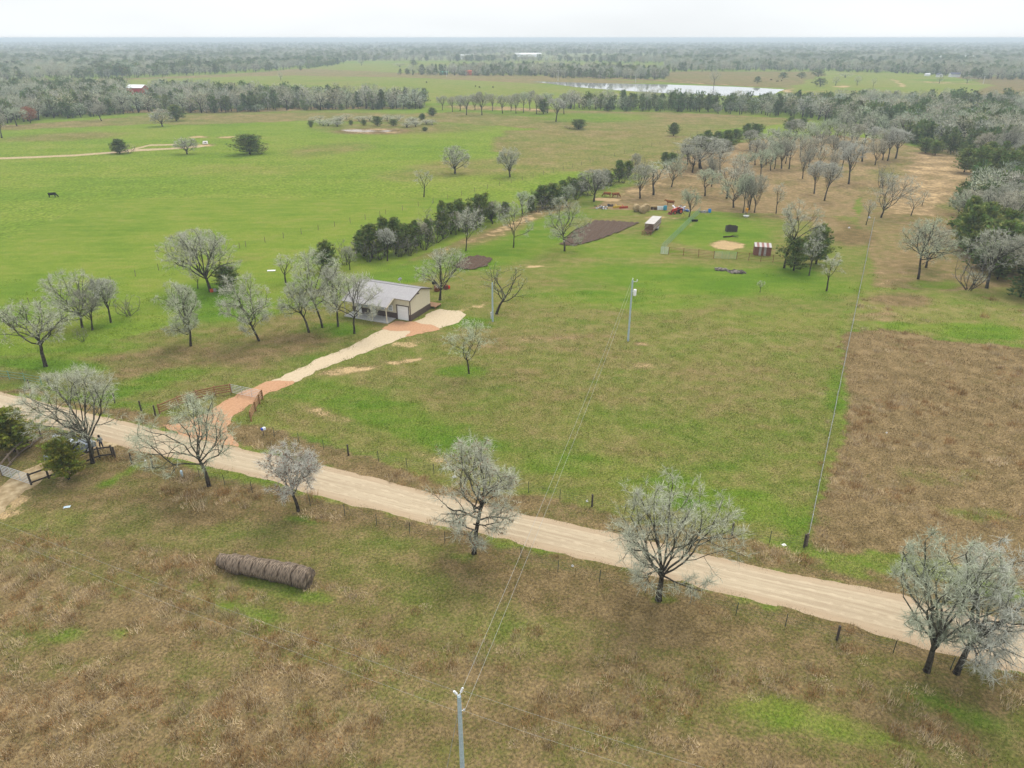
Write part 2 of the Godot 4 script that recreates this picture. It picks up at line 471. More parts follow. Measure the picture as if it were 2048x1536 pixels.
func field_image(x0: float, z0: float, w: float, d: float, cells: int, n: int, cell: float, seed_: int) -> Image:
	var con := control_map(x0, z0, w, d, cells, n)
	var px := n / w
	var n1 := noise_bytes(seed_, 0.36, 2, n)
	var n2 := noise_bytes(seed_ + 1, 1.0 / (cell * 6.0 * px), 4, n)
	var n3 := noise_bytes(seed_ + 2, 1.0 / (cell * 34.0 * px), 3, n)
	var n4 := streaks(seed_ + 3, 1.0 / (cell * 9.0 * px), n)
	var to_s := PackedByteArray()
	to_s.resize(4096)
	for i in 4096: to_s[i] = int(clampf(Color(i / 4095.0, 0, 0).linear_to_srgb().r, 0, 1) * 255.0 + 0.5)
	var rows := []
	rows.resize(n)
	var row := func(j: int) -> void:
		var b := PackedByteArray()
		b.resize(n * 3)
		for i in n:
			var k := j * n + i
			var a1 := n1[k] / 255.0 - 0.5
			var a2 := n2[k] / 255.0 - 0.5
			var a3 := n3[k] / 255.0 - 0.5
			var a4 := n4[k] / 255.0 - 0.5
			var q := k * 4
			var dry := con[q] / 255.0
			dry = clampf((dry - 0.5) * 1.4 + 0.5 + a2 * 0.42 + a3 * 0.36 + a4 * 0.34 + a1 * 0.5, 0.0, 1.0)
			var bare := clampf((con[q + 1] / 255.0 - 0.5 + a2 * 0.7 + a1 * 0.35 + a4 * 0.3) * 3.2 + 0.5, 0.0, 1.0) if con[q + 1] > 20 else 0.0
			var tan_ := clampf(con[q + 2] / 255.0 + a2 * 0.7 + a1 * 0.5, 0.0, 1.0)
			var yel := clampf(con[q + 3] / 255.0 + a3 * 0.6 + a4 * 0.55 + a1 * 0.2, 0.0, 1.0)
			var s := 1.0 + a1 * 0.5 + a2 * 0.22
			var r := LUSH.r + (YELLOW.r - LUSH.r) * yel
			var g := LUSH.g + (YELLOW.g - LUSH.g) * yel
			var bl := LUSH.b + (YELLOW.b - LUSH.b) * yel
			r += (BROWN.r + (TAN.r - BROWN.r) * tan_ - r) * dry
			g += (BROWN.g + (TAN.g - BROWN.g) * tan_ - g) * dry
			bl += (BROWN.b + (TAN.b - BROWN.b) * tan_ - bl) * dry
			r += (SAND.r - r) * bare * 0.85
			g += (SAND.g - g) * bare * 0.85
			bl += (SAND.b - bl) * bare * 0.85
			b[i * 3] = to_s[int(clampf(r * s, 0.0, 0.99) * 4095.0)]
			b[i * 3 + 1] = to_s[int(clampf(g * s, 0.0, 0.99) * 4095.0)]
			b[i * 3 + 2] = to_s[int(clampf(bl * s, 0.0, 0.99) * 4095.0)]
		rows[j] = b
	WorkerThreadPool.wait_for_group_task_completion(WorkerThreadPool.add_group_task(row, n))
	var all := PackedByteArray()
	for b in rows: all.append_array(b)
	return Image.create_from_data(n, n, false, Image.FORMAT_RGB8, all)

func grain(seed_: int, freq: float, depth: float) -> ImageTexture:      # seamless speckle that multiplies a base colour, mean 1
	var f := FastNoiseLite.new()
	f.seed = seed_
	f.frequency = freq
	f.fractal_octaves = 3
	var im := f.get_seamless_image(512, 512)
	var by := im.get_data()
	var o := PackedFloat32Array()
	o.resize(512 * 512 * 3)
	for i in 512 * 512:
		var k := 1.0 + (by[i] / 255.0 - 0.5) * 2.0 * depth
		o[i * 3] = k; o[i * 3 + 1] = k; o[i * 3 + 2] = k * (1.0 - (k - 1.0) * 0.25)
	return ImageTexture.create_from_image(Image.create_from_data(512, 512, false, Image.FORMAT_RGBF, o.to_byte_array()))

const NEAR_AT := Rect2(-112, 8, 224, 192)      # x, -z, width, depth of the finely painted ground
const MID_AT := Rect2(-800, -100, 1600, 1600)
var near_ground: Image

func ground_material(called: String, im: Image, tile: ImageTexture) -> StandardMaterial3D:
	var m := StandardMaterial3D.new()
	m.resource_name = called
	m.albedo_texture = ImageTexture.create_from_image(im)
	m.roughness = 1.0
	m.specular_mode = BaseMaterial3D.SPECULAR_DISABLED
	m.detail_enabled = true
	m.detail_blend_mode = BaseMaterial3D.BLEND_MODE_MUL
	m.detail_uv_layer = BaseMaterial3D.DETAIL_UV_2
	m.detail_albedo = tile
	M[called] = m
	return m

func sheet(at: ArrayMesh, cut: Array, frame: Rect2, tile: float, mat: Material) -> void:
	var v := PackedVector3Array()
	var n := PackedVector3Array()
	var u := PackedVector2Array()
	var u2 := PackedVector2Array()
	var ix := PackedInt32Array()
	for r in cut:
		var k := v.size()
		for p in [Vector2(r.position.x, r.position.y), Vector2(r.position.x, r.end.y), Vector2(r.end.x, r.end.y), Vector2(r.end.x, r.position.y)]:
			v.push_back(Vector3(p.x, 0, -p.y))
			n.push_back(Vector3.UP)
			u.push_back((p - frame.position) / frame.size)
			u2.push_back(p / tile)
		ix.append_array(PackedInt32Array([k, k + 1, k + 2, k, k + 2, k + 3]))
	var a := []
	a.resize(Mesh.ARRAY_MAX)
	a[Mesh.ARRAY_VERTEX] = v
	a[Mesh.ARRAY_NORMAL] = n
	a[Mesh.ARRAY_TEX_UV] = u
	a[Mesh.ARRAY_TEX_UV2] = u2
	a[Mesh.ARRAY_INDEX] = ix
	at.add_surface_from_arrays(Mesh.PRIMITIVE_TRIANGLES, a)
	at.surface_set_material(at.get_surface_count() - 1, mat)

func around(outer: Rect2, inner: Rect2) -> Array:
	var o := outer.position
	var e := outer.end
	return [Rect2(o, Vector2(outer.size.x, inner.position.y - o.y)), Rect2(Vector2(o.x, inner.end.y), Vector2(outer.size.x, e.y - inner.end.y)),
		Rect2(Vector2(o.x, inner.position.y), Vector2(inner.position.x - o.x, inner.size.y)), Rect2(Vector2(inner.end.x, inner.position.y), Vector2(e.x - inner.end.x, inner.size.y))]

func ground() -> void:
	survey()
	near_ground = field_image(NEAR_AT.position.x, -NEAR_AT.position.y, NEAR_AT.size.x, NEAR_AT.size.y, 288, 2048, 0.45, 11)
	var mid := field_image(MID_AT.position.x, -MID_AT.position.y, MID_AT.size.x, MID_AT.size.y, 400, 2048, 2.0, 31)
	var far_at := Rect2(-45000, -45000, 90000, 90000)
	var fn := FastNoiseLite.new()
	fn.seed = 9
	fn.frequency = 0.02
	var far := Image.create(512, 512, false, Image.FORMAT_RGB8)
	for y in 512:
		for x in 512:
			var k := fn.get_noise_2d(x, y)
			far.set_pixel(x, y, Color(.125, .145, .06).lerp(Color(.185, .20, .085), 0.5 + k).linear_to_srgb())
	var am := ArrayMesh.new()
	var g1 := grain(41, 0.06, 0.42)
	sheet(am, [NEAR_AT], NEAR_AT, 9.0, ground_material("near turf", near_ground, g1))
	sheet(am, around(MID_AT, NEAR_AT), MID_AT, 31.0, ground_material("far turf", mid, g1))
	sheet(am, around(far_at, MID_AT), far_at, 160.0, ground_material("distant land", far, g1))
	structure("ground", am, null)

func turf(x: float, z: float) -> Color:      # base colour of the near ground, linear
	var p := (Vector2(x, -z) - NEAR_AT.position) / NEAR_AT.size
	return near_ground.get_pixel(clampi(int(p.x * 2048.0), 0, 2047), clampi(int(p.y * 2048.0), 0, 2047)).srgb_to_linear()

# ---------- road, drives, beds ----------
var ROAD_FAR := [[-420, 680], [-200, 735], [0, 784], [89, 806], [255, 846], [300, 856], [486, 899], [648, 933], [760, 959], [840, 981], [1040, 1027], [1205, 1063], [1433, 1116], [1560, 1144], [1758, 1182], [2018, 1243], [2260, 1302], [2600, 1390]]
var ROAD_NEAR := [[-420, 716], [-200, 775], [0, 826], [89, 849], [243, 890], [300, 905], [426, 933], [525, 956], [637, 990], [760, 1020], [840, 1041], [982, 1072], [1240, 1134], [1400, 1172], [1560, 1212], [1798, 1278], [2048, 1345], [2300, 1415], [2600, 1500]]
var no_grass := []      # outlines kept free of tufts

func trace(pts: Array) -> PackedVector2Array:
	var o := PackedVector2Array()
	for p in pts:
		var g := gp(p[0], p[1])
		o.append(Vector2(g.x, g.z))
	return o

func along(line: PackedVector2Array, step: float) -> PackedVector2Array:
	var cv := Curve2D.new()
	for p in line: cv.add_point(p)
	var o := PackedVector2Array()
	var n := int(cv.get_baked_length() / step)
	for i in n + 1: o.append(cv.sample_baked(cv.get_baked_length() * i / n, true))
	return o

func road_texture() -> Image:
	var f := FastNoiseLite.new()
	f.seed = 4
	f.frequency = 0.04
	f.fractal_octaves = 4
	var im := Image.create(256, 1024, false, Image.FORMAT_RGB8)
	for y in 1024:
		for x in 256:
			var u := x / 256.0
			var s := f.get_noise_2d(x * 1.6, y * 0.05)            # streaks left by wheels and the grader
			var p := f.get_noise_2d(x * 0.5 + 700.0, y * 0.5)
			var q := f.get_noise_2d(x * 6.0, y * 6.0 + 300.0)
			var c := Color(.395, .325, .225).lerp(Color(.305, .24, .16), clampf(0.45 + s * 0.9 + p * 0.3, 0, 1))
			var worn := 0.0
			for wt in [0.2, 0.38, 0.62, 0.8]: worn = maxf(worn, smoothstep(0.055, 0.015, absf(u - wt + p * 0.05)))
			c = c.lerp(Color(.47, .39, .275), worn * clampf(0.35 + p * 0.8, 0, 0.7))
			var rim := smoothstep(0.26, 0.0, minf(u, 1.0 - u))
			c = c.lerp(Color(.34, .245, .155), rim * clampf(0.6 + q * 1.2, 0, 1))
			im.set_pixel(x, y, (c * (1.0 + q * 0.16)).linear_to_srgb())
	return im

func road_and_drives() -> void:
	var m := StandardMaterial3D.new()
	m.albedo_texture = ImageTexture.create_from_image(road_texture())
	m.roughness = 0.97
	m.resource_name = "road dirt"
	var a := along(trace(ROAD_FAR), 0.5)
	var b := along(trace(ROAD_NEAR), 0.5)
	var n := a.size()
	var f := FastNoiseLite.new()
	f.seed = 8
	f.frequency = 0.22
	f.fractal_octaves = 3
	var sh := Shape.new()
	var cut := [[-0.09, -0.06], [0.0, 0.02], [0.1, 0.05], [0.3, 0.09], [0.5, 0.105], [0.7, 0.09], [0.9, 0.05], [1.0, 0.02], [1.09, -0.06]]
	for i in n:
		var p := a[i]
		var q := b[int(float(i) / (n - 1) * (b.size() - 1))]
		for c in cut:
			var w := p.lerp(q, c[0])
			if c[0] <= 0.0: w += (p - q) * f.get_noise_2d(i * 0.5, 0.0) * 0.07
			if c[0] >= 1.0: w += (q - p) * f.get_noise_2d(i * 0.5, 500.0) * 0.1
			sh.v.push_back(Vector3(w.x, c[1] + f.get_noise_2d(w.x * 3.0, w.y * 3.0) * 0.02, w.y))
			sh.n.push_back(Vector3.UP)
			sh.c.push_back(Color.WHITE)
			sh.uv.push_back(Vector2(c[0], i * 0.5 / 26.0))
		if i:
			for j in 8:
				var k := (i - 1) * 9 + j
				sh.ix.append_array(PackedInt32Array([k, k + 9, k + 10, k, k + 10, k + 1]))
	structure("road", sh.mesh(), m)
	var outline := PackedVector2Array(a)
	var back := PackedVector2Array(b)
	back.reverse()
	outline.append_array(back)
	no_grass.append(outline)
	var clay := [[322, 850], [370, 846], [405, 830], [421, 819], [464, 794], [500, 777], [543, 762], [590, 764], [560, 779], [529, 791], [498, 814], [466, 834], [458, 854], [466, 874], [476, 894], [440, 888], [380, 874]]
	var cream := [[541, 764], [580, 745], [612, 730], [640, 716], [673, 704], [708, 689], [741, 670], [767, 659], [800, 650], [838, 640], [856, 628], [880, 619], [905, 621], [924, 624], [930, 632], [912, 646], [880, 656], [818, 671], [764, 692], [728, 706], [691, 721], [640, 739], [588, 764]]
	var pad := [[760, 658], [776, 650], [792, 643], [821, 644], [848, 648], [872, 654], [883, 659], [860, 664], [836, 668], [812, 675], [818, 663], [790, 662]]
	lay("driveway", cream, "cream gravel", 0.016, 0.2, 1)
	lay("driveway", clay, "red clay", 0.022, 0.24, 2)
	lay("driveway", pad, "red clay", 0.028, 0.3, 3)
	var lane := [[-40, 1000], [0, 972], [40, 945], [80, 925], [125, 898], [165, 884], [230, 880], [236, 890], [170, 910], [130, 935], [80, 962], [30, 1000], [-30, 1050]]
	lay("track", [[-60, 317], [60, 313], [150, 309], [230, 303], [262, 298], [300, 289], [352, 288], [352, 290.5], [300, 292], [275, 298], [340, 296], [396, 291], [412, 292], [398, 295], [340, 299], [270, 303], [230, 306.5], [150, 312.5], [60, 316.5], [-60, 321]], "lane sand", 0.014, 0.12, 6)
	lay("lane", lane, "lane sand", 0.014, 0.25, 4)

func lay(called: String, outline: Array, mat: String, y: float, ragged: float, seed_: int) -> void:
	var f := FastNoiseLite.new()
	f.seed = seed_
	f.frequency = 0.35
	f.fractal_octaves = 3
	var line := trace(outline)
	line.append(line[0])
	var p := along(line, 0.3)
	p.remove_at(p.size() - 1)
	for i in p.size():
		p[i] += Vector2(f.get_noise_2d(p[i].x, p[i].y), f.get_noise_2d(p[i].x + 70.0, p[i].y)) * ragged * 2.0
	var t := Geometry2D.triangulate_polygon(p)
	var sh := Shape.new()
	for q in p:
		sh.v.push_back(Vector3(q.x, y, q.y))
		sh.n.push_back(Vector3.UP)
		sh.c.push_back(Color.WHITE)
	for i in range(0, t.size(), 3):
		var u := p[t[i + 1]] - p[t[i]]
		var w := p[t[i + 2]] - p[t[i]]
		if u.cross(w) > 0.0: sh.ix.append_array(PackedInt32Array([t[i], t[i + 1], t[i + 2]]))
		else: sh.ix.append_array(PackedInt32Array([t[i], t[i + 2], t[i + 1]]))
	structure(called, sh.mesh(), M[mat])
	no_grass.append(p)

func pool(called: String, outline: Array, y: float, mat: Material) -> void:
	var p := along(trace(outline + [outline[0]]), 4.0)
	p.remove_at(p.size() - 1)
	var t := Geometry2D.triangulate_polygon(p)
	var sh := Shape.new()
	for q in p:
		sh.v.push_back(Vector3(q.x, y, q.y)); sh.n.push_back(Vector3.UP); sh.c.push_back(Color.WHITE)
	for i in range(0, t.size(), 3):
		var u := p[t[i + 1]] - p[t[i]]
		var w := p[t[i + 2]] - p[t[i]]
		if u.cross(w) > 0.0: sh.ix.append_array(PackedInt32Array([t[i], t[i + 1], t[i + 2]]))
		else: sh.ix.append_array(PackedInt32Array([t[i], t[i + 2], t[i + 1]]))
	structure(called, sh.mesh(), mat)

func water() -> void:
	var w := paint("lake water", .36, .36, .36, 0.03)
	w.metallic_specular = 1.0
	pool("lake", [[1066, 163], [1180, 166], [1330, 169], [1480, 174], [1570, 179], [1556, 184], [1548, 190], [1470, 193], [1340, 187], [1240, 181], [1150, 174]], 0.05, w)
	var m := paint("muddy water", .26, .17, .09, 0.15)
	m.metallic_specular = 0.8
	pool("pond", [[680, 260], [705, 259], [740, 259.5], [775, 260.5], [788, 262], [775, 264], [730, 264.5], [694, 263]], 0.05, m)

# ---------- trees ----------
class Grower:
	var wood := Shape.new()
	var twig := Shape.new()
	var rng := RandomNumberGenerator.new()
	var mid := Vector3(0, 6, 0)      # middle and half sizes of the crown
	var half := Vector3(4, 4, 4)
	var gnarl := 0.3
	var droop := 0.0
	var kids := [6, 6, 6]
	var sprigs := 12
	var thick := 0.024
	var reach := 0.6
	var pale := Color(.51, .51, .415)
	var dark := Color(.098, .082, .068)
	var leaf := 0.0                  # share of twigs that keep dead leaves
	var sides := [8, 6, 4, 3]

	func any() -> Vector3:
		return Vector3(rng.randf_range(-1, 1), rng.randf_range(-1, 1), rng.randf_range(-1, 1))

	func off(p: Vector3) -> float:
		return ((p - mid) / half).length()

	func blade(p: Vector3, d: Vector3, l: float, w: float, cc: Color) -> void:
		var s := d.cross(any()).normalized() * w * 0.5
		twig.col = cc
		twig.tri(p - s, p + d * l, p + s)

	func sprig(p: Vector3, d: Vector3) -> void:
		var l := reach * rng.randf_range(0.55, 1.25)
		var k := rng.randf_range(0.72, 1.2)
		var cc := pale * k
		var s := d.cross(any()).normalized() * thick * 0.5
		d = (d + any() * 0.2 + Vector3(0, -droop * 0.25, 0)).normalized()
		var q := p + d * l * 0.55
		twig.col = cc
		twig.quad(p - s, q - s * 0.8, q + s * 0.8, p + s)
		var e := (d + any() * 0.45 + Vector3(0, 0.12 - droop * 0.4, 0)).normalized()
		blade(q, e, l * 0.55, thick * 0.85, cc)
		blade(q, (d + any() * 0.95).normalized(), l * 0.45, thick * 0.8, cc * 1.05)
		blade(p.lerp(q, 0.55), (d + any() * 1.0).normalized(), l * 0.42, thick * 0.8, cc)
		blade(p.lerp(q, 0.25), (d + any() * 1.1).normalized(), l * 0.36, thick * 0.75, cc * 0.95)
		if leaf > 0.0 and rng.randf() < leaf:
			for i in 3:
				blade(p.lerp(q, rng.randf()) + any() * 0.06, any().normalized(), 0.12, 0.1, Color(.20, .09, .04) * rng.randf_range(0.7, 1.3))

	func limb(p: Vector3, d: Vector3, l: float, r: float, lvl: int) -> void:
		var segs: int = [5, 6, 5, 4][lvl]
		var pts := PackedVector3Array([p])
		var rs := PackedFloat32Array([r])
		var cs := PackedColorArray()
		var tint: float = [0.02, 0.07, 0.24, 0.5][lvl]
		var end := r * (0.55 if lvl < 3 else 0.35)
		var dirs := [d]
		for i in segs:
			var f := (i + 1.0) / segs
			d = (d + any() * gnarl * (1.0 if lvl else 0.4) + Vector3(0, (0.07 if lvl < 3 else 0.02) - droop * 0.16 * f, 0)).normalized()
			var o := off(p + d * l / segs)
			if o > 0.92 and lvl > 0: d = (d + (mid - p).normalized() * (o - 0.92) * 2.6).normalized()
			p += d * l / segs
			pts.append(p)
			rs.append(lerpf(r, end, f))
			dirs.append(d)
		for i in pts.size():
			var k := clampf(tint + rng.randf_range(-0.12, 0.16) + 0.2 * i / segs * (1.0 if lvl else 0.0), 0.0, 1.0)
			cs.append(dark.lerp(pale * 0.9, k))
		wood.path(pts, rs, cs, sides[lvl])
		if lvl == 3:
			for i in sprigs:
				var t := rng.randf_range(0.12, 1.0) * segs
				var j := mini(int(t), segs - 1)
				var q := pts[j].lerp(pts[j + 1], t - j)
				var dd: Vector3 = dirs[j + 1]
				sprig(q, (dd * 0.7 + any() * 0.9 + Vector3(0, 0.18 - droop * 0.3, 0)).normalized())
			return
		var n: int = kids[lvl]
		for i in n:
			var t := (lerpf(0.28, 1.0, (i + rng.randf()) / n) if i < n - 1 else 0.999) * segs
			if lvl == 0: t = (lerpf(0.62, 1.0, (i + rng.randf()) / n) if i < n - 2 else 0.999) * segs
			var j := mini(int(t), segs - 1)
			var q := pts[j].lerp(pts[j + 1], t - j)
			var dd: Vector3 = dirs[j + 1]
			var side := dd.cross(Vector3.UP if absf(dd.y) < 0.9 else Vector3.RIGHT).normalized().rotated(dd, TAU * (i * 0.382 + rng.randf_range(-0.12, 0.12)))
			var spread := rng.randf_range(0.55, 1.25) if lvl else rng.randf_range(0.35, 1.3)
			var nd := (dd + side * spread * (0.55 if i == n - 1 and lvl else 1.0)).normalized()
			var room := 1.0
			var nl: float
			if lvl == 0:
				# a main limb runs to the rim of the crown
				var el := lerpf(-0.35, 1.25, pow((i + rng.randf() * 0.8) / n, 0.9))
				var az := 2.399963 * i + rng.randf_range(-0.4, 0.4)
				var goal := mid + half * Vector3(cos(az) * cos(el), sin(el), sin(az) * cos(el)) * rng.randf_range(0.72, 0.92)
				nl = q.distance_to(goal) * 1.04
				nd = ((goal - q).normalized() + Vector3(0, 0.12, 0)).normalized()
			else:
				nl = l * rng.randf_range(0.40, 0.66) * (1.15 - 0.4 * t / segs)
				room = clampf(1.7 - off(q + nd * nl * 0.7), 0.3, 1.0)
			limb(q, nd, nl * room, rs[j + 1] * (rng.randf_range(0.55, 0.75) if lvl else rng.randf_range(0.5, 0.72)), lvl + 1)

	func oak(base: Vector3, fork: Vector3, r: float) -> void:
		# root flare, then the trunk
		wood.path(PackedVector3Array([base + Vector3(0, -0.15, 0), base + (fork - base).normalized() * r]), PackedFloat32Array([r * 1.3, r * 1.02]), PackedColorArray([dark, dark]), 8)
		limb(base + (fork - base).normalized() * r * 0.9, (fork - base).normalized(), base.distance_to(fork) - r * 0.9, r * 1.02, 0)

func cedar_shape(s: int, h: float, w: float, n: int, sprays: int, size: float, round_ := 0.0, green := Color(.172, .222, .076)) -> Array:
	var g := RandomNumberGenerator.new()
	g.seed = s
	var wood := Shape.new()
	var leaf := Shape.new()
	wood.col = Color(.07, .05, .04)
	wood.tube(Vector3(0, -0.1, 0), Vector3(g.randf_range(-.1, .1) * w, h * 0.9, 0), 0.05 * w + 0.03, 0.02, 6, false)
	for i in n:
		var t := pow((i + g.randf()) / n, 0.9)
		var az := i * 2.399963 + g.randf_range(-0.3, 0.3)
		var lobe := 0.80 + 0.24 * sin(az * 2.0 + s + t * 3.0) + 0.2 * sin(az * 3.0 + t * 13.0 + s)
		var prof := lerpf(pow(1.0 - t, 0.75) * minf(1.0, t * 5.0 + 0.55), sqrt(maxf(0.02, 1.0 - pow((t - 0.48) / 0.56, 2.0))), round_)
		var rad := w * prof * lobe * g.randf_range(0.55, 1.25)
		var a := Vector3(0, h * (0.04 + 0.86 * t), 0)
		var b := Vector3(cos(az) * rad, a.y + h * 0.06 + rad * g.randf_range(0.1, 0.8), sin(az) * rad)
		if i % 3 == 0: wood.tube(a, a.lerp(b, 0.8), 0.02 + 0.008 * w, 0.008, 3, false)
		var tone := green * g.randf_range(0.6, 1.35)
		tone.r *= g.randf_range(0.85, 1.3)
		for k in sprays:
			var f := g.randf_range(0.42, 1.08)
			var p := a.lerp(b, f) + Vector3(g.randf_range(-1, 1), g.randf_range(-.8, .8), g.randf_range(-1, 1)) * size * 0.8
			var d := ((b - a).normalized() + Vector3(g.randf_range(-.8, .8), g.randf_range(-.3, 1.0), g.randf_range(-.8, .8))).normalized()
			var x := d.cross(Vector3(g.randf_range(-1, 1), g.randf_range(-1, 1), g.randf_range(-1, 1))).normalized()
			var l := size * g.randf_range(0.7, 1.3)
			leaf.col = tone * g.randf_range(0.8, 1.25)
			leaf.tri(p - x * l * 0.28, p + d * l, p + x * l * 0.28)
			var e := (d + x * 0.9).normalized()
			leaf.tri(p, p + e * l * 0.75, p + d * l * 0.35)
			e = (d - x * 0.9).normalized()
			leaf.tri(p, p + d * l * 0.35, p + e * l * 0.75)
	return [wood.mesh(), leaf.mesh()]

func far_bare(s: int, n: int, tone: Color) -> Array:      # 10 m tall, crown half-width 4: for trees hundreds of metres off
	var g := RandomNumberGenerator.new()
	g.seed = s
	var wood := Shape.new()
	var tw := Shape.new()
	wood.col = Color(.07, .06, .05)
	var fork := Vector3(g.randf_range(-.4, .4), 3.6, g.randf_range(-.4, .4))
	wood.tube(Vector3(0, -0.1, 0), fork, 0.26, 0.2, 5, false)
	for i in 7:
		var az := TAU * i / 7.0 + g.randf_range(-.3, .3)
		var e := Vector3(cos(az) * 2.6, g.randf_range(5.5, 8.6), sin(az) * 2.6)
		wood.col = Color(.10, .09, .075)
		wood.tube(fork, e, 0.13, 0.04, 3, false)
	var k := 0
	while k < n:
		var p := Vector3(g.randf_range(-1, 1), g.randf_range(-1, 1), g.randf_range(-1, 1))
		var o := p.length()
		if o > 1.0 or o < 0.35: continue
		k += 1
		var lump := 0.86 + 0.16 * sin(p.x * 5.0 + s) * cos(p.z * 6.0 + s * 2.0) + 0.1 * sin(p.y * 7.0)
		var q := Vector3(p.x * 4.0, 6.1 + p.y * 3.9, p.z * 4.0) * Vector3(lump, 1, lump)
		var d := (p + Vector3(g.randf_range(-.9, .9), g.randf_range(-.4, .9), g.randf_range(-.9, .9))).normalized()
		var x := d.cross(Vector3(g.randf_range(-1, 1), g.randf_range(-1, 1), g.randf_range(-1, 1))).normalized()
		tw.col = tone * g.randf_range(0.72, 1.25)
		var l := g.randf_range(0.7, 1.5)
		tw.tri(q - x * 0.1, q + d * l, q + x * 0.1)
	return [wood.mesh(), tw.mesh()]

var T := {}
const GREY := Color(.43, .435, .35)

func make_templates() -> void:
	for i in 8:
		var g := Grower.new()
		g.rng.seed = 900 + i * 7
		g.kids = [9, 5, 5]
		g.sprigs = 6
		g.thick = 0.05
		g.reach = 0.85
		g.sides = [6, 4, 3, 3]
		g.gnarl = 0.26 + 0.05 * (i % 3)
		g.pale = GREY * (0.86 + 0.06 * (i % 4)) * [Color(1, 1, 1), Color(1.04, .98, .95), Color(.94, 1.03, .92), Color(1.0, 1.0, 1.08), Color(.92, .9, .88)][i % 5]
		var cb: float = [2.6, 3.6, 2.2, 4.2, 3.0, 3.4, 2.0, 3.8][i]
		g.mid = Vector3(g.rng.randf_range(-.5, .5), (10.0 + cb) * 0.5, g.rng.randf_range(-.5, .5))
		g.half = Vector3(4, (10.0 - cb) * 0.5, 4)
		g.oak(Vector3.ZERO, Vector3(g.rng.randf_range(-.5, .5), cb + 0.4, g.rng.randf_range(-.3, .3)), 0.24)
		T["bare%d" % i] = [g.wood.mesh(), g.twig.mesh()]
	for i in 2:      # round crowns that reach almost to the ground
		var g := Grower.new()
		g.rng.seed = 1400 + i
		g.kids = [11, 6, 5]
		g.sprigs = 6
		g.thick = 0.05
		g.reach = 0.85
		g.sides = [6, 4, 3, 3]
		g.droop = 0.25
		g.pale = GREY
		g.mid = Vector3(0, 5.2, 0)
		g.half = Vector3(4, 4.8, 4)
		g.oak(Vector3.ZERO, Vector3(0.2, 2.0, 0), 0.3)
		T["bush%d" % i] = [g.wood.mesh(), g.twig.mesh()]
	for i in 3:      # upright slender ones
		var g := Grower.new()
		g.rng.seed = 990 + i * 3
		g.kids = [5, 4, 4]
		g.sprigs = 5
		g.thick = 0.05
		g.reach = 0.7
		g.gnarl = 0.16
		g.sides = [6, 4, 3, 3]
		g.pale = GREY * 1.05
		g.mid = Vector3(0, 6.4, 0)
		g.half = Vector3(2.4, 3.6, 2.4)
		g.oak(Vector3.ZERO, Vector3(g.rng.randf_range(-.4, .4), 4.2, 0), 0.17)
		T["slim%d" % i] = [g.wood.mesh(), g.twig.mesh()]
	for i in 3:      # many-stemmed scrub
		var wood := Shape.new()
		var g := Grower.new()
		g.rng.seed = 1200 + i
		g.sprigs = 9
		g.thick = 0.045
		g.reach = 0.8
		g.sides = [5, 4, 3, 3]
		g.pale = Color(.31, .29, .26) if i < 2 else Color(.24, .18, .13)
		g.mid = Vector3(0, 4.6, 0)
		g.half = Vector3(4, 5.2, 4)
		g.kids = [3, 4, 4]
		for k in 9:
			var az := TAU * k / 9.0
			g.limb(Vector3(cos(az) * 0.5, -0.1, sin(az) * 0.5), Vector3(cos(az) * g.rng.randf_range(.2, .9), 1.0, sin(az) * g.rng.randf_range(.2, .9)).normalized(), g.rng.randf_range(5.0, 8.0), 0.09, 2)
		T["scrub%d" % i] = [g.wood.mesh(), g.twig.mesh()]
	for i in 4:
		T["cedar%d" % i] = cedar_shape(300 + i * 11, 10.0, [2.9, 3.4, 3.2, 3.8][i], 170, 16, 0.55, [0.0, 0.35, 0.2, 0.8][i])
	for i in 3:
		T["farbare%d" % i] = far_bare(500 + i, 320, Color(.36, .37, .285))
	T["farslim"] = far_bare(520, 190, GREY * 1.02)
	T["farrust"] = far_bare(530, 1300, Color(.30, .115, .055))
	for i in 3:
		T["farcedar%d" % i] = cedar_shape(400 + i * 5, 10.0, [3.6, 4.2, 4.6][i], 42, 8, 1.15, [0.2, 0.6, 0.9][i], Color(.140, .185, .076))

func plant(kind: String, called: String, label: String, category: String, base: Vector3, h: float, half_w: float, group := "") -> Node3D:
	var t: Array = T[kind]
	var o := thing(called, label, category, base, rng.randf() * TAU, group)
	var own := 4.0 if not kind.begins_with("slim") else 2.4
	if kind.begins_with("cedar"): own = 2.9
	o.scale = Vector3(half_w / own, h / 10.0, half_w / own * rng.randf_range(0.9, 1.1))
	part("trunk", t[0], M["bark"], o)
	part("crown", t[1], M["needles"] if kind.contains("cedar") else M["twigs"], o)
	return o

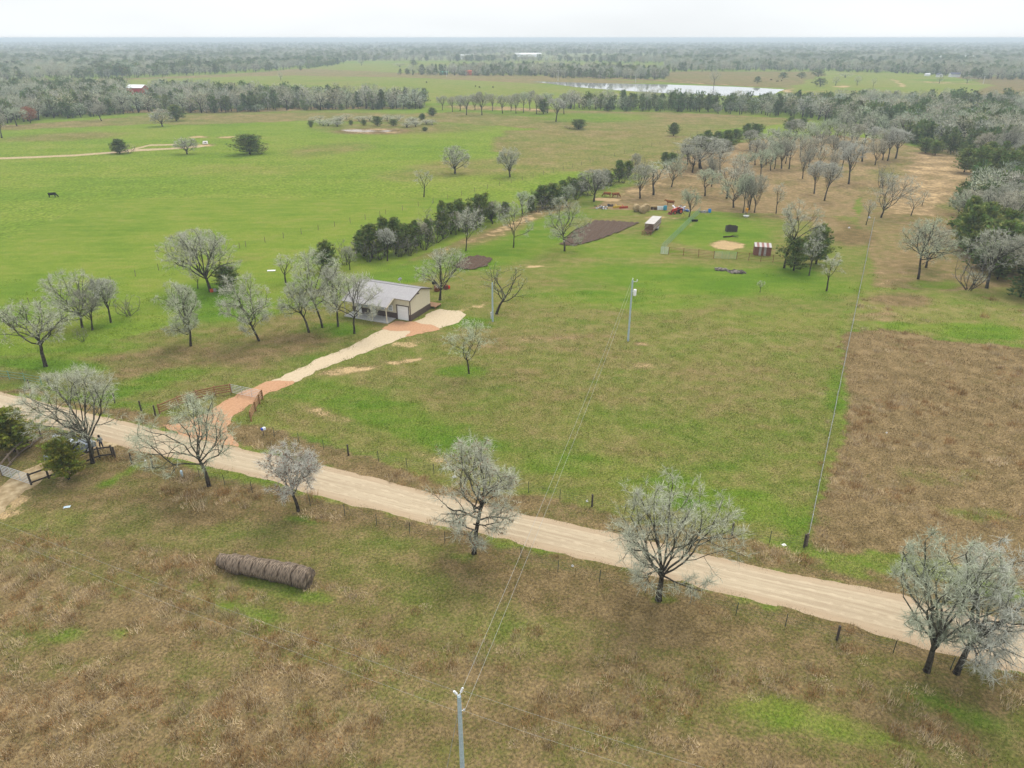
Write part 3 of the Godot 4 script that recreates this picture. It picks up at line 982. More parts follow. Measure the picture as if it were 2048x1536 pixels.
# x, y of the foot, left and right of the crown, its top and underside, label, then options
func near_trees() -> void:
	var list := [
		[186, 926, 92, 276, 742, 846, "tall pale twin-stemmed oak by the person at the lane corner", {"fork": [185, 862], "r": .34, "droop": .15, "drop": true, "twin": true}],
		[418, 972, 305, 502, 802, 915, "spreading bare oak south of the road facing the driveway mouth", {"fork": [418, 912], "r": .33, "gnarl": .42}],
		[597, 1022, 536, 638, 890, 985, "small silvery oak with a few rust leaves beside the road", {"fork": [592, 968], "r": .26, "leaf": .22, "pale": [.56, .555, .49], "gnarl": .4}],
		[948, 1107, 862, 1036, 880, 1060, "bare oak with a straight dark trunk under the crossing wires", {"fork": [950, 1000], "r": .36, "droop": .3, "leaf": .1, "gnarl": .36, "low": true}],
		[1317, 1200, 1198, 1455, 964, 1140, "broad fan-crowned bare oak in the middle of the roadside row", {"fork": [1317, 1130], "r": .40, "gnarl": .28, "low": true}],
		[1853, 1342, 1764, 1926, 1062, 1245, "upright bare oak, first of the pair at the road's near end", {"fork": [1858, 1262], "r": .36, "pale": [.49, .50, .42], "gnarl": .38, "low": true}],
		[1912, 1346, 1866, 2068, 1098, 1330, "leaning bare oak with hanging twigs at the road's near end", {"fork": [1934, 1262], "r": .36, "droop": .5, "pale": [.50, .51, .44], "low": true, "drop": true}],
		[938, 747, 888, 986, 640, 716, "lone round-crowned pale tree in the home field by the drive", {"fork": [938, 708], "r": .2, "pale": [.49, .52, .37], "small": true}],
		[92, 733, 18, 150, 592, 700, "gnarled bare oak inside the roadside fence at the field corner", {"fork": [86, 672], "r": .42, "gnarl": .4}],
		[382, 692, 312, 402, 562, 662, "bent bare oak standing alone on brown turf beside the green pasture", {"fork": [378, 650], "r": .28, "gnarl": .4, "low": true}],
		[421, 583, 338, 480, 458, 555, "biggest bare oak with red pots at its foot", {"fork": [419, 546], "r": .44, "gnarl": .3, "full": true}],
		[518, 682, 463, 556, 536, 655, "forked bare oak with one limb curving out low", {"fork": [508, 636], "r": .26, "gnarl": .44, "low": true}],
		[618, 665, 566, 640, 562, 632, "crooked pale-trunked oak beside the tall one at the house", {"fork": [613, 618], "r": .28, "gnarl": .44}],
		[645, 655, 600, 690, 492, 590, "tallest straight oak beside the house, with dark trunk", {"fork": [638, 585], "r": .26, "gnarl": .28}],
		[676, 653, 640, 724, 532, 610, "bare oak at the end of the porch roof", {"fork": [682, 606], "r": .26, "gnarl": .36}],
		[709, 667, 668, 764, 545, 630, "bare oak with pale bands on its trunk before the porch", {"fork": [706, 618], "r": .26, "gnarl": .4}],
		[880, 600, 843, 940, 496, 575, "vase-shaped bare oak behind the gravel pad of the house", {"fork": [882, 572], "r": .34, "gnarl": .24, "thin": true}],
		[993, 628, 958, 1056, 520, 600, "contorted, nearly twigless dark oak beside the short grey pole", {"fork": [1003, 590], "r": .36, "gnarl": .5, "thin": true, "bald": true}],
		[932, 502, 914, 966, 412, 478, "slender bare oak first along the hedgerow track", {"fork": [934, 470], "r": .22, "small": true}],
		[1027, 495, 992, 1062, 392, 470, "bare oak with soil heaped round its foot on the lawn", {"fork": [1029, 462], "r": .24, "small": true}],
		[1129, 502, 1086, 1172, 386, 488, "bare oak with long low limbs beside the ploughed bed", {"fork": [1130, 462], "r": .34, "gnarl": .42, "low": true, "thin": true}],
		[1836, 558, 1790, 1900, 436, 530, "wide bare oak beyond the wire fence near the dense wood", {"fork": [1836, 500], "r": .36, "gnarl": .34, "low": true}],
		[1762, 435, 1726, 1816, 342, 420, "full-crowned bare oak where the wire fence ends", {"fork": [1764, 415], "r": .36, "gnarl": .34}],
		[1568, 536, 1552, 1624, 392, 500, "big bare oak over the end of the rusty pipe fence", {"fork": [1572, 460], "r": .34, "gnarl": .44}],
		[165, 655, 100, 226, 542, 640, "tall fan of bare stems in the thicket by the pasture", {"fork": [163, 626], "r": .3, "gnarl": .22, "low": true}],
	]
	var k := 0
	for a in list:
		k += 1
		var o: Dictionary = a[7]
		var base := gp(a[0], a[1])
		var s := slant(base) / FOCAL
		var h := tall(base, a[0], a[4]) * 0.955
		var cb := maxf(0.6, tall(base, a[0], a[5]) * 0.72)
		var cx: float = ((a[2] + a[3]) * 0.5 - a[0]) * s
		var hw: float = (a[3] - a[2]) * 0.5 * s
		var fk: Array = o["fork"]
		var fy := tall(base, fk[0], fk[1])
		var g := Grower.new()
		g.rng.seed = 4000 + k * 13
		g.gnarl = o.get("gnarl", .32)
		g.droop = o.get("droop", 0.18)
		g.leaf = o.get("leaf", 0.0)
		var p: Array = o.get("pale", [.50, .505, .41])
		g.pale = Color(p[0], p[1], p[2]) * [Color(.94, .95, .93), Color(.9, .92, .88), Color(.9, .95, .86), Color(.95, .95, .96)][k % 4]
		var far := base.z < -85.0
		g.kids = [10, 6, 5]
		g.sprigs = 11
		g.reach = 0.74
		g.thick = 0.022
		if far:
			g.kids = [9, 6, 5]
			g.sprigs = 7
			g.thick = 0.034
			g.reach = 0.7
		if o.has("small"): g.kids = [6, 5, 4]
		if o.has("full"):
			g.kids = [13, 7, 6]
			g.sprigs = 8
		if o.has("thin"): g.sprigs = 5
		if o.has("bald"):
			g.kids = [7, 5, 3]
			g.sprigs = 2
			g.reach = 0.4
		g.mid = Vector3(cx, (h + cb) * 0.5, 0)
		g.half = Vector3(hw * 1.2, (h - cb) * 0.5, hw * 1.12)
		var fork := Vector3((fk[0] - a[0]) * s, fy, g.rng.randf_range(-.3, .3))
		o["r"] *= 0.62
		g.oak(Vector3.ZERO, fork, o["r"])
		if o.has("twin"):
			g.limb(Vector3(0.35, 1.2, 0.1), Vector3(0.12, 1, -0.05).normalized(), h * 0.45, o["r"] * 0.7, 1)
		if o.has("low"):
			for i in 4:
				var az := TAU * (i * 0.27 + g.rng.randf() * 0.15) + (0.0 if i % 2 else PI)
				var q := fork * g.rng.randf_range(0.45, 0.9)
				g.limb(q, Vector3(cos(az), 0.12, sin(az) * 0.8).normalized(), hw * g.rng.randf_range(0.55, 0.85), o["r"] * 0.32, 1)
		if o.has("drop"):
			for i in 9:
				var az := (PI * 0.42 + i * 0.3) if k == 1 else (-0.5 + i * 0.33)
				g.droop = 1.3
				g.limb(fork * g.rng.randf_range(0.55, 1.0), Vector3(cos(az), 0.1, sin(az)).normalized(), g.rng.randf_range(2.2, 3.6), o["r"] * 0.25, 2)
		var t := thing("bare_oak_tree", a[6], "tree", base)
		part("trunk", g.wood.mesh(), M["bark"], t)
		part("crown", g.twig.mesh(), M["twigs"], t)

func ordinal(n: int) -> String:
	var w := ["first", "second", "third", "fourth", "fifth", "sixth", "seventh", "eighth", "ninth", "tenth", "eleventh", "twelfth"]
	if n <= 12: return w[n - 1]
	return "%d%s" % [n, ["th", "st", "nd", "rd"][n % 10] if n % 10 < 4 and n / 10 != 1 else "th"]

func sized(a: Array) -> Array:      # foot and crown in the picture -> base, height, half width
	var base := gp(a[0], a[1])
	return [base, maxf(1.2, tall(base, a[0], a[4]) * 0.95), maxf(0.5, (a[3] - a[2]) * 0.5 * slant(base) / FOCAL)]

func other_trees() -> void:
	# foreground cedars, built leafier
	var c := sized([30, 903, -22, 80, 815])
	T["cedarbig"] = cedar_shape(71, 10.0, 3.4, 330, 46, 0.30, 0.15, Color(.235, .265, .055))
	plant("cedarbig", "cedar_tree", "yellow-green cedar behind the rail fence at the lane", "tree", c[0], c[1] * 1.02, c[2])
	T["cedarbig2"] = T["cedarbig"]
	c = sized([138, 958, 96, 178, 870])
	plant("cedarbig2", "cedar_tree", "low dark cedar under the twin-stemmed oak at the lane gate", "tree", c[0], c[1], c[2])
	c = sized([140, 896, 116, 164, 864])
	plant("cedarbig2", "cedar_tree", "small grey-green cedar behind the parked car", "tree", c[0], c[1], c[2])
	var single := [
		["bare3", [222, 645, 190, 252, 556], "brownish bare tree in the middle of the pasture-side thicket"], ["scrub0", [258, 632, 236, 288, 574], "grey leafless scrub at the end of the pasture-side thicket"], ["scrub0", [166, 683, 152, 180, 640], "small silvery shrub in front of the pasture-side thicket"],
		["bare4", [185, 660, 150, 215, 580], "dense grey bare tree inside the pasture-side thicket"],
		["cedar3", [456, 578, 434, 482, 532], "dark cedar close behind the biggest oak"], ["slim0", [396, 577, 380, 412, 536], "thin young tree beside the biggest oak"],
		["slim1", [572, 566, 540, 592, 508], "small pale tree near the white board on the grass"], ["cedar1", [655, 540, 630, 680, 480], "dark cedar behind the tallest straight oak"], ["scrub1", [690, 530, 660, 716, 470], "grey bare scrub where the hedgerow meets the house"],
		["bush0", [910, 347, 880, 942, 290], "round bare tree alone in the pasture, first of two"], ["bush1", [1020, 354, 996, 1046, 290], "bare tree with ivy-dark foot alone in the pasture"], ["slim2", [848, 394, 828, 866, 335], "slim upright bare tree in the pasture behind the hedgerow"],
		["cedar2", [240, 307, 224, 266, 276], "cedar tangled with bare scrub on the pasture track"], ["scrub1", [258, 307, 240, 274, 284], "bare scrub leaning on the cedar by the pasture track"], ["bush1", [374, 308, 352, 400, 272], "bare thorny tree beside the white camper on the pasture"], ["cedar3", [500, 308, 478, 528, 268], "dark cedar clump alone at the middle of the pasture"], ["scrub2", [522, 308, 505, 540, 283], "low brown scrub against the lone cedar clump"],
		["bush0", [325, 253, 302, 347, 216], "pale spreading bare oak at the far edge of the pasture"], ["cedar1", [353, 242, 336, 370, 208], "dark cedar behind the pale spreading oak on the pasture edge"], ["bare4", [203, 242, 184, 222, 208], "bare tree with a dark bush at its foot on the pasture edge"], ["farrust", [61, 246, 46, 78, 212], "rust-brown leafed tree at the corner of the far wood"], ["bare7", [34, 252, 12, 56, 214], "bare tree beside the rust-brown one"], ["bare1", [4, 276, -26, 24, 226], "bare tree cut by the picture's edge on the pasture"],
		["cedar3", [1157, 258, 1140, 1172, 238], "round dark bush alone beyond the pasture trees"], ["scrub2", [1138, 258, 1128, 1150, 248], "low brown scrub beside the round dark bush"], ["cedar2", [1347, 272, 1334, 1361, 244], "greyish cedar alone on the dry end of the pasture"],
		["bare3", [1112, 243, 1090, 1140, 196], "bare oak foremost in the grove before the lake"], ["cedar3", [1587, 541, 1566, 1616, 474], "dark leafy tree at the end of the rusty pipe fence"], ["cedar1", [1632, 528, 1604, 1662, 446], "evergreen behind the leafy tree by the pipe fence"], ["slim0", [1618, 551, 1600, 1644, 474], "slender bare tree before the evergreens by the pipe fence"], ["slim2", [1653, 582, 1630, 1680, 502], "ghost-pale thin tree on the lawn's far corner"],
		["bare6", [1852, 535, 1810, 1890, 450], "second bare oak, just behind the wide one by the wire fence"], ["scrub0", [1937, 580, 1914, 1982, 474], "silver-grey splayed thicket at the dense wood's corner"], ["slim1", [1732, 450, 1720, 1746, 398], "thin pale dead tree beside the wire fence's far end"], ["scrub1", [1762, 375, 1742, 1786, 318], "grey scrub behind the full-crowned oak"], ["slim2", [1822, 431, 1808, 1838, 388], "sapling standing alone in the tan grass"], ["slim0", [1844, 411, 1836, 1856, 380], "farther sapling standing alone in the tan grass"],
		["bare2", [1378, 434, 1362, 1402, 370], "pale bare tree beside the red tractor"], ["slim1", [1552, 427, 1538, 1570, 364], "slender pale tree behind the black bin paddock"], ["slim0", [1520, 585, 1512, 1530, 560], "stunted sapling on the lawn below the pipe fence"],
		["slim0", [562, 161, 556, 570, 143], "tiny lone tree on the far green field"], ["bare4", [723, 131, 714, 732, 117], "lone dark-crowned tree on the far green rise"], ["bare5", [1428, 171, 1416, 1440, 138], "tall bare tree on the lake dam"],
		["cedar1", [1514, 167, 1505, 1523, 153], "small cedar beyond the lake"], ["cedar3", [1640, 173, 1626, 1655, 157], "brown-green bush above the lake's far bank"], ["cedar3", [1565, 158, 1554, 1577, 145], "round bush nearest the lake on the dry field"], ["cedar1", [1603, 157, 1594, 1612, 145], "middle round bush on the far dry field"], ["cedar3", [1636, 154, 1624, 1652, 139], "larger bush at the edge of the far green field"], ["bare1", [1671, 171, 1662, 1682, 152], "first bare tree on the far green field"], ["bare2", [1714, 171, 1706, 1724, 150], "second bare tree on the far green field"], ["slim1", [1746, 174, 1740, 1752, 154], "third bare tree on the far green field"], ["scrub2", [1690, 155, 1676, 1710, 145], "grey scrub in the middle of the far green field"], ["bare0", [1878, 167, 1868, 1886, 150], "bare tree in front of the white farmhouse"], ["bare6", [1934, 167, 1924, 1944, 150], "bare tree right of the white farmhouse"], ["cedar3", [1752, 147, 1746, 1758, 134], "round tree touching the far green field's tree line"],
		["scrub2", [800, 134, 780, 815, 125], "grey scrub on the far green rise"], ["cedar3", [827, 133, 818, 838, 120], "dark round tree on the far green rise"], ["cedar1", [601, 142, 596, 606, 131], "dark small tree beside the live oak row"],
	]
	for a in single:
		var s := sized(a[1])
		var kind: String = a[0]
		if s[0].z < -420.0: kind = "farcedar1" if kind.begins_with("cedar") else ("farslim" if kind.begins_with("slim") else "farbare%d" % (rng.randi() % 3))
		var called := "cedar_tree" if kind.contains("cedar") else ("shrub" if kind.begins_with("scrub") else "bare_tree")
		plant(kind, called, a[2], "shrub" if called == "shrub" else "tree", s[0], s[1], s[2])
	var rank := 0
	for p in [[618, 138], [630, 136], [642, 134], [655, 133], [664, 132]]:
		rank += 1
		var s := sized([p[0], p[1], p[0] - 9, p[0] + 9, p[1] - 11])
		plant("farcedar2", "live_oak_tree", "%s dark evergreen oak from the left in the far green rise row" % ordinal(rank), "tree", s[0], s[1], s[2], "row of evergreen oaks on the far rise")
	# hedgerow from the house to the open wood
	var hc := [[728, 512, 26, 445], [745, 516, 26, 440], [770, 512, 24, 430], [792, 508, 22, 424], [812, 503, 20, 436], [832, 498, 22, 432], [856, 490, 20, 430], [886, 478, 20, 402], [902, 468, 18, 394], [918, 462, 18, 396], [938, 456, 18, 398], [960, 450, 18, 392], [982, 442, 18, 398], [1010, 432, 16, 395], [1062, 424, 16, 384], [1085, 416, 20, 372], [1106, 414, 24, 360], [1126, 404, 18, 352], [1146, 394, 18, 350], [1164, 388, 16, 346], [1196, 376, 16, 340], [1214, 370, 16, 334], [1238, 364, 18, 308], [1256, 356, 14, 318], [1330, 326, 14, 300], [1344, 322, 12, 300], [1412, 300, 18, 258], [1432, 302, 20, 254], [1452, 298, 20, 256], [1470, 284, 16, 252], [1398, 292, 14, 258], [1492, 276, 16, 244], [1510, 272, 14, 246], [1580, 262, 14, 232], [1604, 256, 14, 228]]
	for i in hc.size():
		var q: Array = hc[i]
		var nth := ordinal(i + 1)
		var s := sized([q[0], q[1], q[0] - q[2], q[0] + q[2], q[3]])
		plant("cedar%d" % [0, 2, 1, 2, 3, 0, 2][i % 7], "cedar_tree", "dark green cedar in the hedgerow, %s counted from the house end" % nth, "tree", s[0], s[1] * rng.randf_range(0.72, 1.1), s[2] * rng.randf_range(0.8, 1.3), "hedgerow cedars")
	var hb := [[775, 522, 24, 456], [700, 540, 16, 492], [870, 486, 36, 388], [850, 500, 22, 440], [950, 460, 22, 398], [985, 448, 20, 400], [1045, 428, 20, 382], [1075, 424, 18, 386], [1178, 392, 20, 346], [1132, 412, 16, 364], [1270, 354, 14, 306], [1284, 350, 14, 302], [1222, 372, 12, 330], [1360, 318, 20, 288], [1375, 330, 20, 288], [820, 512, 18, 462]]
	for q in [[738, 524, 18, 470], [760, 520, 16, 462], [800, 514, 18, 452], [842, 496, 18, 440], [912, 470, 16, 420], [928, 464, 18, 408], [1000, 440, 18, 398], [1026, 432, 16, 392], [1094, 420, 14, 380], [1152, 400, 16, 352], [1206, 378, 16, 336], [1246, 366, 14, 324]]: hb.append(q)
	hb.sort_custom(func(a, b): return a[0] < b[0])
	for i in hb.size():
		var q: Array = hb[i]
		var s := sized([q[0], q[1], q[0] - q[2], q[0] + q[2], q[3]])
		plant("scrub%d" % (i % 2) if i % 3 else "bare%d" % (i % 8), "bare_tree", "grey bare tree among the hedgerow cedars, %s counted from the house end" % ordinal(i + 1), "tree", s[0], s[1], s[2], "bare trees in the hedgerow")
	# open oak wood on the dry slope
	var cp := [[1188, 403, 26, 342], [1280, 397, 22, 332], [1307, 390, 25, 324], [1343, 374, 16, 312], [1410, 392, 22, 340], [1423, 373, 14, 316], [1453, 397, 20, 336], [1467, 415, 24, 352], [1486, 426, 14, 350], [1492, 428, 14, 356], [1509, 425, 16, 350], [1498, 420, 18, 340], [1521, 354, 16, 300], [1541, 341, 14, 290], [1549, 338, 12, 286], [1563, 337, 17, 280], [1571, 327, 12, 278], [1578, 338, 13, 282], [1401, 337, 40, 276], [1605, 357, 14, 300], [1617, 334, 18, 276], [1628, 387, 18, 326], [1649, 401, 20, 328], [1665, 352, 12, 300], [1697, 368, 24, 292], [1683, 339, 16, 284], [1724, 323, 20, 274], [1600, 315, 13, 268], [1657, 282, 14, 238], [1673, 293, 12, 250], [1686, 301, 14, 246], [1701, 287, 12, 250], [1713, 287, 12, 248], [1765, 320, 20, 262], [1775, 322, 18, 258], [1791, 317, 22, 262], [1580, 302, 14, 256], [1525, 310, 16, 266], [1540, 300, 16, 258], [1560, 296, 14, 254], [1510, 330, 18, 282], [1490, 345, 16, 300], [1470, 370, 18, 312], [1480, 390, 20, 330], [1440, 345, 14, 300], [1620, 300, 14, 254], [1640, 308, 16, 262], [1640, 342, 14, 292], [1665, 320, 14, 274], [1745, 300, 16, 256], [1730, 285, 16, 246], [1550, 320, 14, 270], [1532, 330, 14, 282], [1610, 286, 16, 244], [1590, 280, 16, 240], [1632, 280, 14, 238], [1700, 310, 12, 262], [1750, 330, 14, 280], [1385, 345, 22, 296], [1420, 335, 22, 290], [1440, 320, 20, 280], [1500, 300, 16, 262]]
	cp.sort_custom(func(a, b): return a[1] > b[1])
	var rows := {}
	for i in cp.size(): rows.get_or_add(i / 8, []).append(cp[i])
	for r in rows: rows[r].sort_custom(func(a, b): return a[0] < b[0])
	for i in cp.size():
		var q: Array = rows[i / 8][i % 8]
		var s := sized([q[0], q[1], q[0] - q[2], q[0] + q[2], q[3]])
		plant("bare%d" % ((i * 5) % 8) if i % 4 != 1 else "slim%d" % (i % 3), "bare_oak_tree", "bare oak of the open wood, %s row from the front, %s from the left" % [ordinal(i / 8 + 1), ordinal(i % 8 + 1)], "tree", s[0], s[1] * 1.06, s[2] * 1.38, "open oak wood on the dry slope")
	# grove before the lake
	var nth := 0
	for q in [[885, 220, 12, 190], [905, 224, 12, 192], [920, 222, 14, 190], [933, 230, 18, 188], [964, 230, 18, 182], [985, 222, 14, 186], [1005, 227, 15, 188], [1022, 223, 12, 188], [1032, 227, 12, 186], [1047, 225, 14, 182], [1073, 228, 17, 188], [1095, 226, 18, 184], [1128, 228, 16, 186], [950, 220, 14, 186], [1060, 220, 14, 180]]:
		nth += 1
		var s := sized([q[0], q[1], q[0] - q[2], q[0] + q[2], q[3]])
		plant("bare%d" % (int(q[0]) % 8), "bare_oak_tree", "grey bare oak in the grove before the lake" + (", %s from the left" % ordinal(nth) if nth <= 13 else ", rear %s" % ("left" if nth == 14 else "right")), "tree", s[0], s[1], s[2], "grove before the lake")
	for q in [[1087, 228, 12, 196], [864, 232, 10, 214], [845, 240, 8, 226]]:
		var s := sized([q[0], q[1], q[0] - q[2], q[0] + q[2], q[3]])
		plant("cedar1", "cedar_tree", "%s dark cedar from the left at the edge of the lake grove" % ordinal([845, 864, 1087].find(int(q[0])) + 1), "tree", s[0], s[1], s[2], "cedars by the grove")
	# scrub round the pond
	for i in 44:
		var az := TAU * i / 44.0
		var q := [740.0 + cos(az) * rng.randf_range(70, 125), 250.0 + sin(az) * rng.randf_range(5, 13)]
		if q[1] > 254.0 and absf(q[0] - 735.0) < 75.0: continue
		var s := sized([q[0], q[1], q[0] - 12, q[0] + 12, q[1] - rng.randf_range(9, 14)])
		plant("farbare%d" % (i % 3), "shrub", "grey leafless scrub round the muddy pond", "shrub", s[0], s[1], s[2] * 1.2, "scrub round the pond")
	for q in [[622, 255, 5, 241], [675, 250, 5, 240], [702, 250, 5, 240], [728, 251, 5, 239], [755, 252, 9, 232], [787, 252, 8, 238], [850, 262, 6, 254]]:
		var s := sized([q[0], q[1], q[0] - q[2], q[0] + q[2], q[3]])
		plant("cedar3", "cedar_tree", "small dark cedar by the muddy pond, %s from the left" % ordinal([622, 675, 702, 728, 755, 787, 850].find(int(q[0])) + 1), "tree", s[0], s[1], s[2], "cedars by the pond")

var fill := {}      # kind -> [transforms, colours] of the trees nobody could count

func sow(outline: Array, spacing: float, cedars: float, h: float, each: int, label: String, cedar_label: String, group: String, seed_: int) -> void:
	var g := RandomNumberGenerator.new()
	g.seed = seed_
	var f := FastNoiseLite.new()
	f.seed = seed_
	f.frequency = 0.018
	var poly := trace(outline)
	var lo := poly[0]
	var hi := poly[0]
	for p in poly:
		lo = lo.min(p)
		hi = hi.max(p)
	var spots := []
	var z := lo.y
	while z < hi.y:
		var x := lo.x
		while x < hi.x:
			var p := Vector2(x + g.randf_range(-.45, .45) * spacing, z + g.randf_range(-.45, .45) * spacing)
			x += spacing
			if not Geometry2D.is_point_in_polygon(p, poly): continue
			if absf(p.x) > -p.y * 0.80 + 40.0: continue
			var bx := 1024.0 + FOCAL * p.x / (-p.y * cos(PITCH) + EYE * sin(PITCH))
			if bx > 252.0 and bx < 306.0 and p.y < -480.0 and p.y > -760.0: continue      # clearing before the barn
			spots.append(p)
		z += spacing
	spots.sort_custom(func(a, b): return a.y > b.y)
	for i in spots.size():
		var p: Vector2 = spots[i]
		var dark := f.get_noise_2d(p.x, p.y) * 0.9 + g.randf_range(-.45, .45) > 0.5 - cedars
		var hh := h * g.randf_range(0.55, 1.25) * (0.88 if dark else 1.0)
		var ww := hh * g.randf_range(0.36, 0.52) * (0.82 if dark else 1.0)
		var at := Vector3(p.x, 0, p.y)
		if g.randf() < (0.75 if i < spots.size() / 3 else 0.25):
			var hb := g.randf_range(2.0, 4.5)
			scatter("farcedar%d" % (g.randi() % 3) if g.randf() < 0.6 else "farbare%d" % (g.randi() % 3), at + Vector3(g.randf_range(-3, 3), -0.2, g.randf_range(-3, 3)), hb, hb * g.randf_range(0.5, 0.9), g)
		if i < each:
			var near := p.y > -330.0
			if dark: plant(("cedar%d" % (g.randi() % 4)) if near else "farcedar%d" % (g.randi() % 3), "cedar_tree", cedar_label, "tree", at, hh, ww, group)
			else: plant(("bare%d" % (g.randi() % 8)) if near else "farbare%d" % (g.randi() % 3), "bare_tree", label, "tree", at, hh, ww, group)
		else:
			scatter("farcedar%d" % (g.randi() % 3) if dark else "farbare%d" % (g.randi() % 3), at, hh, ww, g)

func scatter(kind: String, at: Vector3, hh: float, ww: float, g: RandomNumberGenerator) -> void:
	if not fill.has(kind): fill[kind] = [[], []]
	var b := Basis(Vector3.UP, g.randf() * TAU) * Basis.from_scale(Vector3(ww / 4.0, hh / 10.0, ww / 4.0))
	fill[kind][0].append(Transform3D(b, at))
	var k := g.randf_range(0.72, 1.22)
	fill[kind][1].append(Color(k * g.randf_range(0.88, 1.12), k, k * g.randf_range(0.85, 1.08)))

func woods() -> void:
	sow([[-160, 276], [0, 252], [70, 241], [140, 237], [200, 232], [300, 225], [420, 227], [560, 221], [700, 220], [850, 220], [852, 209], [700, 207], [500, 199], [340, 190], [250, 184], [100, 184], [-160, 186]], 6.0, 0.4, 10.5, 70, "grey bare tree on the front edge of the far wood behind the pasture", "dark cedar on the front edge of the far wood behind the pasture", "front of the wood behind the pasture", 1)
	sow([[1130, 219], [1250, 223], [1400, 225], [1500, 231], [1640, 240], [1690, 258], [1740, 264], [1800, 285], [1830, 292], [1910, 312], [1960, 332], [2060, 358], [2300, 400], [2300, 210], [2048, 213], [1880, 210], [1700, 211], [1580, 216], [1500, 217], [1350, 214], [1250, 212], [1130, 211]], 5.6, 0.42, 9.0, 110, "grey bare tree on the front edge of the wood below the lake", "dark cedar on the front edge of the wood below the lake", "front of the wood below the lake", 2)
	sow([[1915, 415], [1950, 380], [2060, 375], [2300, 400], [2300, 690], [2060, 612], [1992, 588], [1945, 560], [1925, 500]], 5.0, 0.72, 9.0, 90, "grey bare tree in the dense wood at the picture's right edge", "dark cedar in the dense wood at the picture's right edge", "dense wood at the right edge", 3)
	for q in [[1928, 344, 18, 296], [1955, 350, 22, 290], [1985, 356, 22, 296], [2015, 362, 24, 300], [1850, 306, 14, 276], [1870, 310, 12, 282]]:
		var s := sized([q[0], q[1], q[0] - q[2], q[0] + q[2], q[3]])
		plant("cedar3", "cedar_tree", "dark round cedar in front of the wood, %s along the tan grass" % ordinal([1850, 1870, 1928, 1955, 1985, 2015].find(int(q[0])) + 1), "tree", s[0], s[1], s[2], "round cedars beside the tan grass")
	sow([[800, 150], [950, 152], [1100, 153], [1105, 157], [1200, 158], [1330, 160], [1335, 150], [1250, 142], [1100, 138], [960, 138], [830, 146]], 9.0, 0.3, 10.0, 0, "", "", "", 4)
	sow([[1330, 144], [1500, 143], [1650, 143], [1800, 147], [1880, 151], [1960, 159], [2060, 161], [2300, 163], [2300, 137], [2000, 134], [1800, 133], [1500, 131], [1330, 130]], 10.0, 0.3, 10.0, 0, "", "", "", 5)
	# woodland to the horizon, with clearings
	var g := RandomNumberGenerator.new()
	g.seed = 6
	var f := FastNoiseLite.new()
	f.seed = 60
	f.frequency = 0.0022
	var edge := trace([[-400, 176], [51, 164], [154, 160], [297, 155], [455, 148], [547, 143], [601, 137], [700, 127], [830, 124], [1110, 123], [1330, 130], [1500, 131], [2400, 133]])
	var z := -700.0
	while z > -6200.0:
		var gap := 11.0 + maxf(0.0, -z - 900.0) * 0.0085
		var x := z * 0.82
		while x < -z * 0.82:
			var p := Vector2(x + g.randf_range(-.45, .45) * gap, z + g.randf_range(-.45, .45) * gap)
			x += gap
			# beyond the edge line?
			var zz := -1e9
			for i in edge.size() - 1:
				if p.x >= edge[i].x * (p.y / edge[i].y) and p.x < edge[i + 1].x * (p.y / edge[i + 1].y):
					var ra := edge[i].x / edge[i].y
					var rb := edge[i + 1].x / edge[i + 1].y
					zz = lerpf(edge[i].y, edge[i + 1].y, (p.x / p.y - ra) / (rb - ra))
					break
			if zz < -1e8 or p.y > zz: continue
			var open := f.get_noise_2d(p.x * 0.4, p.y * 1.1)
			if open > 0.2 and p.y < -1250.0: continue
			var dark := f.get_noise_2d(p.x * 3.0 + 900.0, p.y * 3.0) + g.randf_range(-.3, .3) > 0.14
			var hh := g.randf_range(7.0, 12.0) * (1.0 + maxf(0.0, gap - 12.0) * 0.004)
			scatter("farcedar%d" % (g.randi() % 3) if dark else "farbare%d" % (g.randi() % 3), Vector3(p.x, 0, p.y), hh, minf(8.0, hh * g.randf_range(0.42, 0.58) * (1.0 + maxf(0.0, gap - 12.0) * 0.03)), g)
		z -= gap
	for kind in fill:
		var t: Array = T[kind]
		var cedar: bool = kind.contains("cedar")
		var o := Node3D.new()
		o.name = numbered("cedar_woodland" if cedar else "bare_woodland")
		add_child(o)
		tag(o, "dark cedars of the woods reaching to the horizon" if cedar else "grey leafless trees of the woods reaching to the horizon", "woodland", "woods to the horizon", "stuff")
		for k in 2:
			var mm := MultiMesh.new()
			mm.transform_format = MultiMesh.TRANSFORM_3D
			mm.use_colors = true
			mm.mesh = t[k]
			mm.instance_count = fill[kind][0].size()
			for i in fill[kind][0].size():
				mm.set_instance_transform(i, fill[kind][0][i])
				mm.set_instance_color(i, fill[kind][1][i])
			var mi := MultiMeshInstance3D.new()
			mi.name = ["trunks", "crowns"][k]
			mi.multimesh = mm
			mi.material_override = M["bark"] if k == 0 else (M["needles"] if cedar else M["twigs"])
			mi.set_meta("kind", "stuff")
			o.add_child(mi, true)

